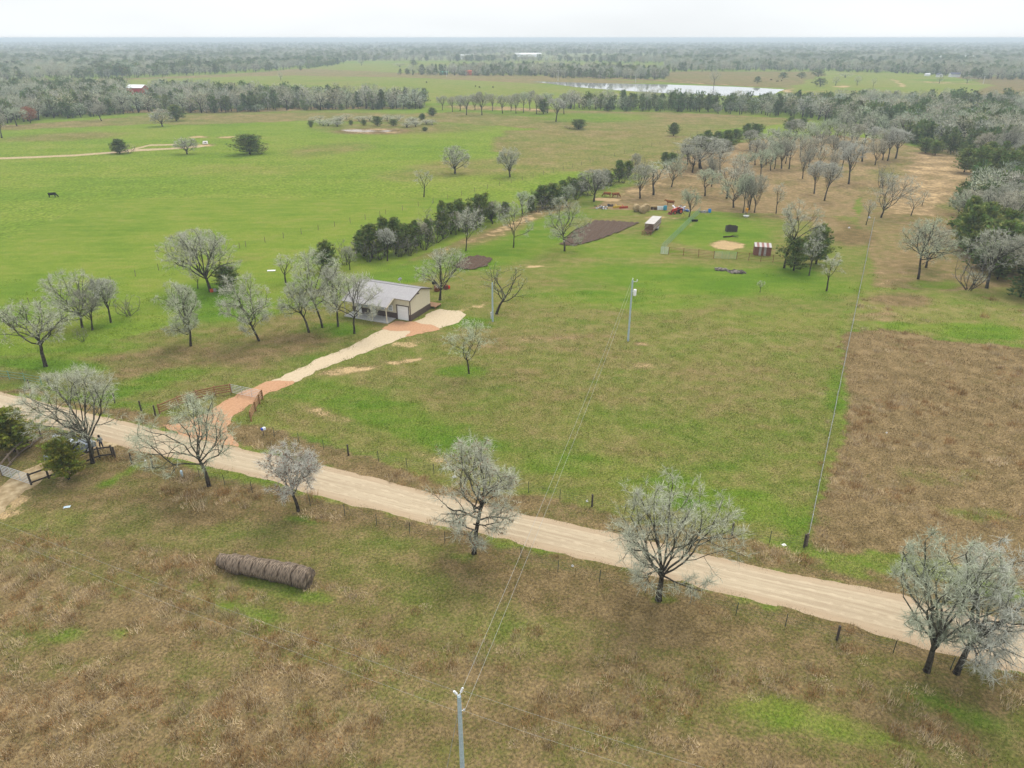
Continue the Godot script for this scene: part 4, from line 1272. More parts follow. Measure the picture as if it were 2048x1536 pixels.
# ---------- bodies: tapered bones joined smoothly and skinned on a grid ----------
func flesh(bones: Array, cell: float, soft: float, tint: Callable) -> ArrayMesh:
	var lo := Vector3(1e9, 1e9, 1e9)
	var hi := -lo
	for b in bones:
		var m := maxf(b[2], b[3]) + cell * 2.0
		lo = lo.min(b[0].min(b[1]) - Vector3.ONE * m)
		hi = hi.max(b[0].max(b[1]) + Vector3.ONE * m)
	var nx := int((hi.x - lo.x) / cell) + 2
	var ny := int((hi.y - lo.y) / cell) + 2
	var nz := int((hi.z - lo.z) / cell) + 2
	var f := PackedFloat32Array()
	f.resize(nx * ny * nz)
	f.fill(1.0)
	for b in bones:
		var p: Vector3 = b[0]
		var q: Vector3 = b[1]
		var m := maxf(b[2], b[3]) + soft * 2.0 + cell
		var c0 := ((p.min(q) - Vector3.ONE * m - lo) / cell).floor()
		var c1 := ((p.max(q) + Vector3.ONE * m - lo) / cell).ceil()
		var d := q - p
		var dd := maxf(d.length_squared(), 1e-6)
		for z in range(maxi(0, int(c0.z)), mini(nz, int(c1.z) + 1)):
			for y in range(maxi(0, int(c0.y)), mini(ny, int(c1.y) + 1)):
				for x in range(maxi(0, int(c0.x)), mini(nx, int(c1.x) + 1)):
					var w := lo + Vector3(x, y, z) * cell
					var t := clampf((w - p).dot(d) / dd, 0.0, 1.0)
					var v := w.distance_to(p + d * t) - lerpf(b[2], b[3], t)
					var k := (z * ny + y) * nx + x
					var h := maxf(soft - absf(f[k] - v), 0.0) / soft
					f[k] = minf(f[k], v) - h * h * soft * 0.25
	var sh := Shape.new()
	var at := {}
	var step := [1, nx, nx * ny]
	for z in nz - 1:
		for y in ny - 1:
			for x in nx - 1:
				var k := (z * ny + y) * nx + x
				var sum := Vector3.ZERO
				var n := 0
				for ax in 3:
					for u in 2:
						for w in 2:
							var o := Vector3i.ZERO
							o[(ax + 1) % 3] = u
							o[(ax + 2) % 3] = w
							var k0: int = k + o.x + o.y * nx + o.z * nx * ny
							var k1: int = k0 + step[ax]
							if (f[k0] < 0.0) != (f[k1] < 0.0):
								var e := Vector3(o)
								e[ax] = f[k0] / (f[k0] - f[k1])
								sum += e
								n += 1
				if n == 0: continue
				at[k] = sh.v.size()
				var p := lo + (Vector3(x, y, z) + sum / n) * cell
				sh.v.push_back(p)
				sh.c.push_back(tint.call(p))
				sh.n.push_back((Vector3(f[k + 1] - f[k], f[k + nx] - f[k], f[k + nx * ny] - f[k]) + Vector3(f[k + 1 + nx + nx * ny] - f[k + nx + nx * ny], f[k + 1 + nx + nx * ny] - f[k + 1 + nx * ny], f[k + 1 + nx + nx * ny] - f[k + 1 + nx])).normalized())
	for z in range(1, nz - 1):
		for y in range(1, ny - 1):
			for x in range(1, nx - 1):
				var k := (z * ny + y) * nx + x
				for ax in 3:
					var inn := f[k] < 0.0
					if inn == (f[k + step[ax]] < 0.0): continue
					var u: int = step[(ax + 1) % 3]
					var w: int = step[(ax + 2) % 3]
					var q := [at[k - u - w], at[k - w], at[k], at[k - u]]
					if inn: sh.ix.append_array(PackedInt32Array([q[0], q[2], q[1], q[0], q[3], q[2]]))
					else: sh.ix.append_array(PackedInt32Array([q[0], q[1], q[2], q[0], q[2], q[3]]))
	return sh.mesh()

# ---------- grass ----------
func tuft(seed_: int, n: int, radius: float, h0: float, h1: float, w: float, splay: float) -> ArrayMesh:
	var g := RandomNumberGenerator.new()
	g.seed = seed_
	var sh := Shape.new()
	for i in n:
		var r := radius * sqrt(g.randf())
		var a := g.randf() * TAU
		var p := Vector3(cos(a) * r, -0.02, sin(a) * r)
		var b := g.randf() * TAU
		var d := Vector3(cos(b) * splay * g.randf(), 1, sin(b) * splay * g.randf()).normalized()
		var x := Vector3(-sin(b + g.randf_range(-1, 1)), 0, cos(b)).normalized() * w * g.randf_range(0.6, 1.3)
		sh.col = Color.WHITE * g.randf_range(0.6, 1.5)
		sh.col.b *= g.randf_range(0.75, 1.25)
		sh.tri(p - x, p + d * g.randf_range(h0, h1), p + x)
	return sh.mesh()

func spread_grass(called: String, label: String, meshes: Array, spots: Array, tints: Array) -> void:
	var o := Node3D.new()
	o.name = numbered(called)
	add_child(o)
	tag(o, label, "grass", "", "stuff")
	for k in meshes.size():
		var mine := []
		for i in spots.size():
			if i % meshes.size() == k: mine.append(i)
		var mm := MultiMesh.new()
		mm.transform_format = MultiMesh.TRANSFORM_3D
		mm.use_colors = true
		mm.mesh = meshes[k]
		mm.instance_count = mine.size()
		for i in mine.size():
			mm.set_instance_transform(i, spots[mine[i]])
			mm.set_instance_color(i, tints[mine[i]])
		var mi := MultiMeshInstance3D.new()
		mi.name = "tufts"
		mi.multimesh = mm
		mi.material_override = M["grass blades"]
		mi.set_meta("kind", "stuff")
		o.add_child(mi, true)

func bare_here(p: Vector2) -> bool:
	for poly in no_grass:
		if Geometry2D.is_point_in_polygon(p, poly): return true
	return false

func grass() -> void:
	var g := RandomNumberGenerator.new()
	g.seed = 515
	var f := FastNoiseLite.new()
	f.seed = 19
	f.frequency = 0.09
	f.fractal_octaves = 3
	no_grass.append(trace([[680, 640], [822, 646], [870, 620], [760, 560], [660, 600]]))
	var short_at := []
	var short_c := []
	var tall_at := []
	var tall_c := []
	var z := -26.0
	while z > -134.0:
		var step := 0.62 + maxf(0.0, -z - 40.0) * 0.0085
		var x := z * 0.74 - 16.0
		while x < -z * 0.74 + 16.0:
			var p := Vector2(x + g.randf_range(-.5, .5) * step, z + g.randf_range(-.5, .5) * step)
			x += step
			if absf(p.x) > 111.0: continue
			if g.randf() < smoothstep(72.0, 132.0, -p.y): continue
			if bare_here(p): continue
			var dep := -p.y * cos(PITCH) + EYE * sin(PITCH)
			var px := 1024.0 + FOCAL * p.x / dep
			var py := 768.0 + FOCAL * (EYE * cos(PITCH) + p.y * sin(PITCH)) / dep
			var c := control(px, py)
			if c.g > 0.45 and g.randf() < 0.85: continue
			var base := turf(p.x, p.y)
			var dry := base.r > base.g * 0.98
			var rank := 0.0      # how tall the old growth stands here
			if py > 1040.0 + (px * 0.20 if px < 900.0 else 180.0) : rank = 0.04 + (0.40 if px < 760.0 and py > 1080.0 else 0.0) + (0.1 if py > 1380.0 else 0.0)
			if px > 1640.0 and py > 670.0 and py < 1140.0: rank = 0.16
			if px > 1720.0 and py <= 670.0: rank = 0.2
			if c.r > 0.8 and py > 830.0 and py < 1130.0 and px < 1640.0: rank = 0.22
			var k := g.randf_range(0.85, 1.3)
			var sc := step / 0.62
			var t := Transform3D(Basis(Vector3.UP, g.randf() * TAU).scaled(Vector3(sc, sc * g.randf_range(0.5, 1.5), sc)), Vector3(p.x, 0, p.y))
			if dry and rank > 0.0 and f.get_noise_2d(p.x, p.y * 1.4) + g.randf_range(-.3, .3) > 0.42 - rank:
				t = t.scaled_local(Vector3.ONE * g.randf_range(0.6, 1.25) / sqrt(sc))
				tall_at.append(t)
				tall_c.append(base.lerp(Color(.58, .46, .30) if g.randf() < 0.55 else Color(.36, .215, .10), g.randf_range(0.35, 0.8)) * k * 1.15)
			else:
				short_at.append(t)
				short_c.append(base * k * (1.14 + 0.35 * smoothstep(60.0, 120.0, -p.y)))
		z -= step * 0.9
	spread_grass("grass", "short winter turf of the fields beside the road", [tuft(1, 60, 0.62, 0.03, 0.13, 0.022, 0.9), tuft(2, 60, 0.62, 0.03, 0.12, 0.02, 0.9), tuft(3, 60, 0.62, 0.04, 0.15, 0.022, 1.0)], short_at, short_c)
	spread_grass("grass", "tall dry bunch grass standing in drifts", [tuft(4, 70, 0.5, 0.12, 0.45, 0.018, 0.9), tuft(5, 64, 0.55, 0.1, 0.4, 0.02, 1.1), tuft(6, 80, 0.45, 0.15, 0.6, 0.016, 0.8)], tall_at, tall_c)

# ---------- house ----------
func house() -> void:
	var beige := weathered("beige siding", Color(.55, .51, .39), Color(.60, .555, .43), 0.25, 0.6)
	var brown := weathered("brown wainscot", Color(.062, .042, .036), Color(.085, .058, .05), 0.4, 0.6)
	var roofm := weathered("grey roof", Color(.29, .28, .29), Color(.33, .32, .33), 0.2, 0.5)
	var trim := paint("brown trim", .075, .055, .05, 0.6)
	var white := paint("white panel", .76, .77, .79, 0.5)
	var glass := paint("window glass", .42, .45, .48, 0.1)
	var at := gp(821.9, 642.5)
	var o := thing("house", "beige metal house with grey roof, brown wainscot and white roller door", "house", at, -0.4116)
	var L := 10.9
	var D := 6.24
	var E := 3.5
	var R := 4.43
	var W := 1.0
	var dz := -2.4
	# walls: a beige shell over a brown foot, with an opening for the roller door
	var s := Shape.new()
	var wall := func(ss: Shape, a: Vector3, b: Vector3, y0: float, y1: float) -> void:
		var d := (b - a).normalized()
		var nn := Vector3(-d.z, 0, d.x)
		ss.box((a + b) * 0.5 + Vector3(0, (y0 + y1) * 0.5, 0) - nn * 0.06, Vector3(a.distance_to(b), y1 - y0, 0.12), Basis(d, Vector3.UP, d.cross(Vector3.UP)))
	wall.call(s, Vector3(-L, 0, 0), Vector3(dz - 0.08, 0, 0), W, E)
	wall.call(s, Vector3(dz - 0.08, 0, 0), Vector3(-0.22, 0, 0), 2.38, E)
	wall.call(s, Vector3(-0.22, 0, 0), Vector3(0, 0, 0), W, E)
	wall.call(s, Vector3(0, 0, -0.12), Vector3(0, 0, -D), W, E)
	wall.call(s, Vector3(-0.12, 0, -D), Vector3(-L + 0.12, 0, -D), W, E)
	wall.call(s, Vector3(-L, 0, -D), Vector3(-L, 0, -0.12), W, E)
	for x in [-0.06, -L + 0.06]:      # gables
		var g := [Vector3(x, E, 0), Vector3(x, E, -D), Vector3(x, R - 0.06, -D * 0.5)]
		var w := Vector3(0.06, 0, 0)
		s.tri(g[0] + w, g[2] + w, g[1] + w)
		s.tri(g[0] - w, g[1] - w, g[2] - w)
	var sid := part("siding", s.mesh(), beige, o)
	var ribs := Shape.new()
	var x0 := -L + 0.3
	while x0 < 0.0:
		if x0 < dz - 0.2: ribs.box(Vector3(x0, (W + E) * 0.5, 0.012), Vector3(0.05, E - W - 0.02, 0.024))
		x0 += 0.3
	var z0 := -0.3
	while z0 > -D:
		var top := E + (R - E) * (1.0 - absf(z0 + D * 0.5) / (D * 0.5)) - 0.1
		ribs.box(Vector3(0.012, (W + top) * 0.5, z0), Vector3(0.024, top - W - 0.02, 0.05))
		z0 -= 0.3
	part("rib_profile", ribs.mesh(), beige, sid).set_meta("kind", "stuff")
	s = Shape.new()
	wall.call(s, Vector3(-L, 0, 0.02), Vector3(dz - 0.08, 0, 0.02), 0, W - 0.02)
	wall.call(s, Vector3(-0.22, 0, 0.02), Vector3(0.02, 0, 0.02), 0, W - 0.02)
	wall.call(s, Vector3(0.02, 0, -0.12), Vector3(0.02, 0, -D - 0.02), 0, W - 0.02)
	wall.call(s, Vector3(-0.1, 0, -D - 0.02), Vector3(-L + 0.1, 0, -D - 0.02), 0, W - 0.02)
	wall.call(s, Vector3(-L - 0.02, 0, -D), Vector3(-L - 0.02, 0, -0.12), 0, W - 0.02)
	part("wainscot", s.mesh(), brown, o)
	# roof: two slopes, the front one running on down over the porch
	var roof := Shape.new()
	var sl := (R - E) / (D * 0.5)
	var slope := func(rr: Shape, xa: float, xb: float, za: float, ya: float, zb: float, yb: float) -> void:
		rr.bar(Vector3((xa + xb) * 0.5, ya, za), Vector3((xa + xb) * 0.5, yb, zb), xb - xa, 0.09)
	slope.call(roof, -L - 0.25, 0.25, -D * 0.5, R + 0.05, 0.28, E - 0.04)
	slope.call(roof, -L - 0.25, 0.25, -D * 0.5 - 0.02, R + 0.05, -D - 0.3, E - 0.05)
	var rf := part("roof", roof.mesh(), roofm, o)
	roof = Shape.new()
	slope.call(roof, -L - 0.25, -2.75, 0.27, E - 0.045, 2.45, 2.62)
	var pr := part("porch_roof", roof.mesh(), roofm, o)
	var seam := Shape.new()
	var seam2 := Shape.new()
	var sx := -L - 0.1
	while sx < 0.2:
		seam.bar(Vector3(sx, R + 0.11, -D * 0.5), Vector3(sx, E + 0.02, 0.28), 0.04, 0.035)
		seam.bar(Vector3(sx, R + 0.11, -D * 0.5 - 0.02), Vector3(sx, E + 0.01, -D - 0.3), 0.04, 0.035)
		if sx < -2.8: seam2.bar(Vector3(sx, E + 0.015, 0.3), Vector3(sx, 2.68, 2.45), 0.04, 0.035)
		sx += 0.45
	part("seams", seam.mesh(), roofm, rf)
	part("seams", seam2.mesh(), roofm, pr)
	s = Shape.new()
	s.bar(Vector3(-L - 0.27, R + 0.13, -D * 0.5 - 0.01), Vector3(0.27, R + 0.13, -D * 0.5 - 0.01), 0.24, 0.03)
	part("ridge_cap", s.mesh(), roofm, rf)
	for q in [[Vector3(0.27, R + 0.03, -D * 0.5), Vector3(0.27, E - 0.06, 0.3)], [Vector3(0.27, R + 0.03, -D * 0.5), Vector3(0.27, E - 0.07, -D - 0.3)], [Vector3(-2.7, E - 0.09, 0.3), Vector3(-2.7, 2.58, 2.45)]]:
		s = Shape.new()
		s.bar(q[0], q[1], 0.04, 0.2)
		part("fascia", s.mesh(), trim if q[0].x > 0 else beige, rf)
	s = Shape.new()      # side of the porch roof, between roof and wall
	s.tri(Vector3(-2.76, E - 0.1, 0.02), Vector3(-2.76, 2.62, 2.3), Vector3(-2.76, 2.5, 0.02))
	part("corner_trim", corner_trim(E), trim, o)
	# roller door in its frame
	var rd := Node3D.new()
	rd.name = "roller_door"
	o.add_child(rd)
	for k in 4:
		s = Shape.new()
		s.box(Vector3((dz - 0.3) * 0.5, 0.285 + k * 0.575, -0.05), Vector3(2.1, 0.565, 0.05))
		s.box(Vector3((dz - 0.3) * 0.5, 0.285 + k * 0.575, -0.02), Vector3(1.9, 0.36, 0.03))
		part("panel", s.mesh(), white, rd)
	s = Shape.new()
	s.box(Vector3(dz - 0.02, 1.17, 0.02), Vector3(0.12, 2.34, 0.14))
	s.box(Vector3(-0.27, 1.17, 0.02), Vector3(0.1, 2.34, 0.14))
	s.box(Vector3((dz - 0.3) * 0.5, 2.39, 0.02), Vector3(2.35, 0.12, 0.14))
	part("frame", s.mesh(), trim, rd)
	# porch
	s = Shape.new()
	s.box(Vector3((-L - 2.75) * 0.5, 0.06, 1.2), Vector3(L - 2.75, 0.12, 2.4))
	part("porch_slab", s.mesh(), M["concrete"], o)
	for x in [-2.95, -5.6, -8.2, -10.7]:
		s = Shape.new()
		s.box(Vector3(x, 1.37, 2.25), Vector3(0.13, 2.5, 0.13))
		part("post", s.mesh(), beige, o)
	for x in [-6.9, -9.6]:
		var d := Node3D.new()
		d.name = "door"
		o.add_child(d, true)
		s = Shape.new()
		s.box(Vector3(x, 1.13, 0.03), Vector3(0.95, 2.05, 0.05))
		part("leaf", s.mesh(), white, d)
		s = Shape.new()
		s.box(Vector3(x, 1.5, 0.06), Vector3(0.5, 0.8, 0.012))
		part("pane", s.mesh(), glass, d)
		s = Shape.new()
		s.tube(Vector3(x + 0.38, 1.1, 0.06), Vector3(x + 0.38, 1.1, 0.13), 0.035, 0.035, 8)
		part("handle", s.mesh(), M["wire"], d)
	for x in [-3.6, -5.1, -8.2]:
		var d := Node3D.new()
		d.name = "window"
		o.add_child(d, true)
		s = Shape.new()
		s.box(Vector3(x, 1.72, 0.03), Vector3(0.8, 0.95, 0.06))
		part("frame", s.mesh(), white, d)
		for e in [-0.22, 0.22]:
			s = Shape.new()
			s.box(Vector3(x, 1.72 + e, 0.066), Vector3(0.62, 0.36, 0.012))
			part("pane", s.mesh(), glass, d)
	s = Shape.new()
	s.box(Vector3(0.05, E + 0.25, -D * 0.42), Vector3(0.06, 0.16, 0.55))
	part("gable_vent", s.mesh(), trim, o)
	# wooden landing behind
	var dk := Node3D.new()
	dk.name = "deck"
	o.add_child(dk)
	for k in 9:
		s = Shape.new()
		s.box(Vector3(-1.4 + k * 0.28, 0.42, -D - 1.0), Vector3(0.26, 0.05, 1.9))
		part("plank", s.mesh(), M["stained timber"], dk)
	for p in [Vector3(-1.4, 0.2, -D - 0.2), Vector3(0.8, 0.2, -D - 0.2), Vector3(-1.4, 0.2, -D - 1.85), Vector3(0.8, 0.2, -D - 1.85)]:
		s = Shape.new()
		s.box(p, Vector3(0.12, 0.4, 0.12))
		part("leg", s.mesh(), M["stained timber"], dk)
	# dish on the back eave
	var dish := thing("satellite_dish", "small satellite dish standing up behind the house roof", "satellite dish", at + Basis(Vector3.UP, -0.4116) * Vector3(-5.6, E - 0.04, -D - 0.15), -0.9)
	s = Shape.new()
	s.tube(Vector3(0, -0.1, 0), Vector3(0, 0.75, 0), 0.03, 0.03, 6)
	part("mast", s.mesh(), M["wire"], dish)
	s = Shape.new()
	s.lathe([[0.05, 0.0], [0.2, 0.03], [0.34, 0.1], [0.35, 0.11], [0.2, 0.05], [0.02, 0.02]], 16, Vector3(0.05, 0.8, 0), Basis(Vector3.FORWARD, -1.1))
	part("reflector", s.mesh(), M["galvanised"], dish)
	s = Shape.new()
	s.tube(Vector3(0.05, 0.65, 0), Vector3(0.5, 0.85, 0), 0.015, 0.015, 5)
	s.box(Vector3(0.5, 0.88, 0), Vector3(0.1, 0.08, 0.08))
	part("feed_arm", s.mesh(), M["dark wire"], dish)

func corner_trim(E: float) -> ArrayMesh:
	var s := Shape.new()
	s.box(Vector3(0.03, E * 0.5 + 0.5, 0.03), Vector3(0.1, E - 1.0, 0.1))
	return s.mesh()

# ---------- fences and gates ----------
func post_mesh(h: float, r: float, sides := 7) -> ArrayMesh:
	var s := Shape.new()
	s.tube(Vector3(0, -0.2, 0), Vector3(0, h, 0), r, r * 0.92, sides)
	return s.mesh()

func tee_mesh(h: float) -> ArrayMesh:
	var s := Shape.new()
	s.box(Vector3(0, h * 0.5 - 0.1, 0), Vector3(0.06, h + 0.2, 0.014))
	s.box(Vector3(0, h * 0.5 - 0.1, 0.025), Vector3(0.012, h + 0.2, 0.036))
	return s.mesh()

func fence(called: String, label: String, pts: Array, h: float, post: Mesh, stout: Mesh, stout_at: Array, mat: String, stout_mat: String, wires: Array, wire_r: float, wire_mat: String, group := "") -> Node3D:
	var o := thing(called, label, "fence", Vector3.ZERO, 0.0, group)
	for i in pts.size():
		var big := i in stout_at
		var p := part("post", stout if big else post, M[stout_mat if big else mat], o, pts[i])
		p.rotation = Vector3(rng.randf_range(-.04, .04), rng.randf() * TAU, rng.randf_range(-.04, .04))
	for w in wires:
		var s := Shape.new()
		for i in pts.size() - 1:
			var a: Vector3 = pts[i] + Vector3(0, h * w, 0)
			var b: Vector3 = pts[i + 1] + Vector3(0, h * w, 0)
			var m := (a + b) * 0.5 - Vector3(0, 0.03, 0)
			s.tube(a, m, wire_r, wire_r, 3, false)
			s.tube(m, b, wire_r, wire_r, 3, false)
		part("strand", s.mesh(), M[wire_mat], o)
	return o

func marks(a: Array) -> Array:
	var o := []
	for p in a: o.append(gp(p[0], p[1]))
	return o

func split(a: Vector3, b: Vector3, step: float) -> Array:
	var n := maxi(1, int(round(a.distance_to(b) / step)))
	var o := []
	for i in n + 1: o.append(a.lerp(b, float(i) / n))
	return o

func board_fence(called: String, label: String, feet: Array, h: float, rails: int, mat: String, thick := 0.05) -> void:
	var o := thing(called, label, "fence")
	for p in feet:
		var s := Shape.new()
		s.box(Vector3(0, h * 0.5 - 0.05, 0), Vector3(0.14, h + 0.1, 0.14))
		s.box(Vector3(0, h + 0.02, 0), Vector3(0.11, 0.04, 0.11))
		part("post", s.mesh(), M[mat], o, p).rotation.y = rng.randf_range(-.1, .1)
	for i in feet.size() - 1:
		var n: Vector3 = (feet[i + 1] - feet[i]).cross(Vector3.UP).normalized() * 0.095
		for k in rails:
			var y := h * (0.24 + 0.68 * k / maxf(1.0, rails - 1.0))
			var s := Shape.new()
			s.bar(feet[i] + n + Vector3(0, y + rng.randf_range(-.02, .02), 0), feet[i + 1] + n + Vector3(0, y + rng.randf_range(-.02, .02), 0), thick, 0.16)
			part("board", s.mesh(), M[mat], o)

func tube_gate(called: String, label: String, a: Vector3, b: Vector3, h: float, bars: int, mat: String, r := 0.025) -> void:
	var o := thing(called, label, "gate")
	var d := (b - a).normalized()
	a += d * 0.12
	b -= d * 0.12
	for k in bars:
		var y := 0.12 + (h - 0.12) * k / (bars - 1.0)
		var s := Shape.new()
		s.tube(a + Vector3(0, y, 0), b + Vector3(0, y, 0), r, r, 6)
		part("bar", s.mesh(), M[mat], o)
	for t in [0.0, 0.34, 0.67, 1.0]:
		var s := Shape.new()
		var p := a.lerp(b, t)
		s.tube(p + Vector3(0, 0.1, 0), p + Vector3(0, h + 0.02, 0), r * 1.02, r * 1.02, 6)
		part("upright", s.mesh(), M[mat], o)

func fences() -> void:
	var tee := tee_mesh(1.25)
	var wood := post_mesh(1.3, 0.085)
	var stout := post_mesh(1.35, 0.1)
	paint("tee green", .045, .06, .05, 0.7)
	fence("wire_fence", "barbed wire fence along the far side of the dirt road", marks([[549, 874], [598, 885], [648, 899], [697, 911], [757, 922], [814, 936], [868, 948], [930, 960], [995, 972], [1057, 985], [1120, 999], [1184, 1013], [1250, 1027], [1320, 1041], [1390, 1055], [1464, 1070], [1539, 1085], [1608, 1094]]), 1.15, tee, stout, [3, 11, 15, 17], "tee green", "dark timber", [.3, .5, .7, .9], 0.006, "dark wire")
	fence("wire_fence", "wire fence on steel posts along the near side of the dirt road", marks([[306, 936], [350, 947], [400, 958], [450, 970], [505, 985], [562, 996], [621, 1012], [690, 1032], [753, 1050], [820, 1068], [890, 1086], [965, 1100], [1042, 1116], [1116, 1143], [1199, 1163], [1290, 1186], [1381, 1205], [1472, 1229], [1570, 1253], [1674, 1280], [1786, 1306], [1900, 1340], [2060, 1385]]), 1.15, tee, stout, [19], "tee green", "dark timber", [.3, .5, .7, .9], 0.006, "dark wire")
	fence("wire_fence", "bleached steel mesh fence running straight away beside the brown field", split(gp(1613, 1092), gp(1747, 446), 3.1), 1.35, post_mesh(1.4, 0.045, 6), stout, [0], "galvanised", "old timber", [.08, .22, .36, .5, .64, .78, .9, 1.0], 0.012, "wire")
	fence("wire_fence", "old wire fence crossing the pasture behind the hedgerow", split(gp(60, 610), gp(480, 497), 4.5) + split(gp(492, 494), gp(760, 432), 5.0) + split(gp(772, 429), gp(1180, 326), 6.0) + split(gp(1186, 324), gp(1420, 262), 8.0), 1.15, post_mesh(1.3, 0.055, 5), stout, [], "old timber", "old timber", [.35, .6, .85], 0.006, "dark wire")
	fence("corner_posts", "dark corner posts joined by wire left of the board fence", marks([[-20, 768], [60, 778], [150, 792], [230, 806], [283, 822], [311, 831]]), 1.3, wood, stout, [4, 5], "dark timber", "dark timber", [.4, .65, .9], 0.007, "dark wire")
	board_fence("board_fence", "stained four-board fence curving from the roadside to the drive gate", marks([[320, 828], [358, 812], [395, 799], [431, 791], [463, 786]]), 1.3, 4, "stained timber")
	board_fence("board_fence", "short stained board fence on the house side of the drive gate", marks([[526, 799], [520, 808], [512, 823], [503, 843]]), 1.3, 4, "stained timber")
	tube_gate("farm_gate", "galvanised tube gate across the red clay driveway", gp(463, 786), gp(526, 799), 1.2, 6, "galvanised")
	board_fence("rail_fence", "weathered two-rail fence in front of the yellow-green cedar", marks([[5, 951], [22, 930], [38, 912], [60, 896], [84, 876]]), 1.35, 2, "old timber", 0.06)
	board_fence("rail_fence", "dark two-rail fence running behind the low cedar", marks([[63, 970], [98, 957], [150, 936], [200, 916], [226, 913]]), 1.35, 2, "dark timber", 0.06)
	tube_gate("farm_gate", "silver tube gate across the sandy lane at the picture's edge", gp(5, 951), gp(63, 970), 1.3, 7, "galvanised", 0.03)
	fence("wire_fence", "few dark posts with sagging wire beside the person", marks([[231, 916], [264, 928], [306, 936]]), 1.2, wood, stout, [0], "dark timber", "dark timber", [.5, .85], 0.008, "dark wire")
	# cattle pen
	var pipe := post_mesh(1.6, 0.06, 6)
	var rails := [.25, .45, .65, .85]
	for q in [[[1337, 509], [1427, 517], "rusty pipe fence between the grey gate and the green gate"], [[1473, 519], [1570, 527], "rusty pipe fence in front of the striped shed"]]:
		var pts := split(gp(q[0][0], q[0][1]), gp(q[1][0], q[1][1]), 2.6)
		fence("pipe_fence", q[2], pts, 1.5, pipe, pipe, [], "rusty pipe", "rusty pipe", [.2, .4, .6, .8, .98], 0.035, "rusty pipe")
	tube_gate("pen_gate", "pale green tube gate set in the rusty pipe fence", gp(1427, 517), gp(1473, 519), 1.5, 8, "green pipe", 0.022)
	tube_gate("pen_gate", "small grey gate at the corner of the cattle pen", gp(1320, 508), gp(1337, 509), 1.5, 7, "galvanised", 0.035)
	var gpts := split(gp(1322, 504), gp(1400, 426), 2.9)
	for i in gpts.size() - 1:
		tube_gate("fence_panel", "green tubular cattle panel, %s from the grey corner gate" % ordinal(i + 1), gpts[i], gpts[i + 1], 1.6, 5, "green pipe", 0.018)
		get_child(get_child_count() - 1).set_meta("group", "green cattle panels")
	fence("pipe_fence", "low green pipe fence beside the road at the picture's edge", marks([[-10, 755], [20, 759], [50, 763], [84, 770]]), 1.2, post_mesh(1.25, 0.05, 6), stout, [], "green pipe", "green pipe", [.3, .6, .95], 0.03, "green pipe")

# ---------- power line ----------
func span(o: Node3D, a: Vector3, b: Vector3, sag: float, r: float) -> void:
	var s := Shape.new()
	var n := 16
	for i in n:
		var t0 := float(i) / n
		var t1 := float(i + 1) / n
		s.tube(a.lerp(b, t0) - Vector3(0, sag * 4.0 * t0 * (1.0 - t0), 0), a.lerp(b, t1) - Vector3(0, sag * 4.0 * t1 * (1.0 - t1), 0), r, r, 4, false)
	part("wire", s.mesh(), M["wire"], o)

func pole(label: String, at: Vector3, h: float) -> Node3D:
	var o := thing("utility_pole", label, "utility pole", at)
	var s := Shape.new()
	s.tube(Vector3(0, -0.3, 0), Vector3(0, h, 0), 0.15, 0.11, 12)
	part("shaft", s.mesh(), M["pole grey"], o)
	return o

func insulator(o: Node3D, a: Vector3, b: Vector3) -> void:
	var s := Shape.new()
	s.tube(a, a.lerp(b, 0.5), 0.025, 0.025, 6)
	for k in 4:
		var p := a.lerp(b, 0.45 + k * 0.13)
		var q := a.lerp(b, 0.52 + k * 0.13)
		s.tube(p, q, 0.075, 0.05, 8)
	part("insulator", s.mesh(), M["white panel"], o)

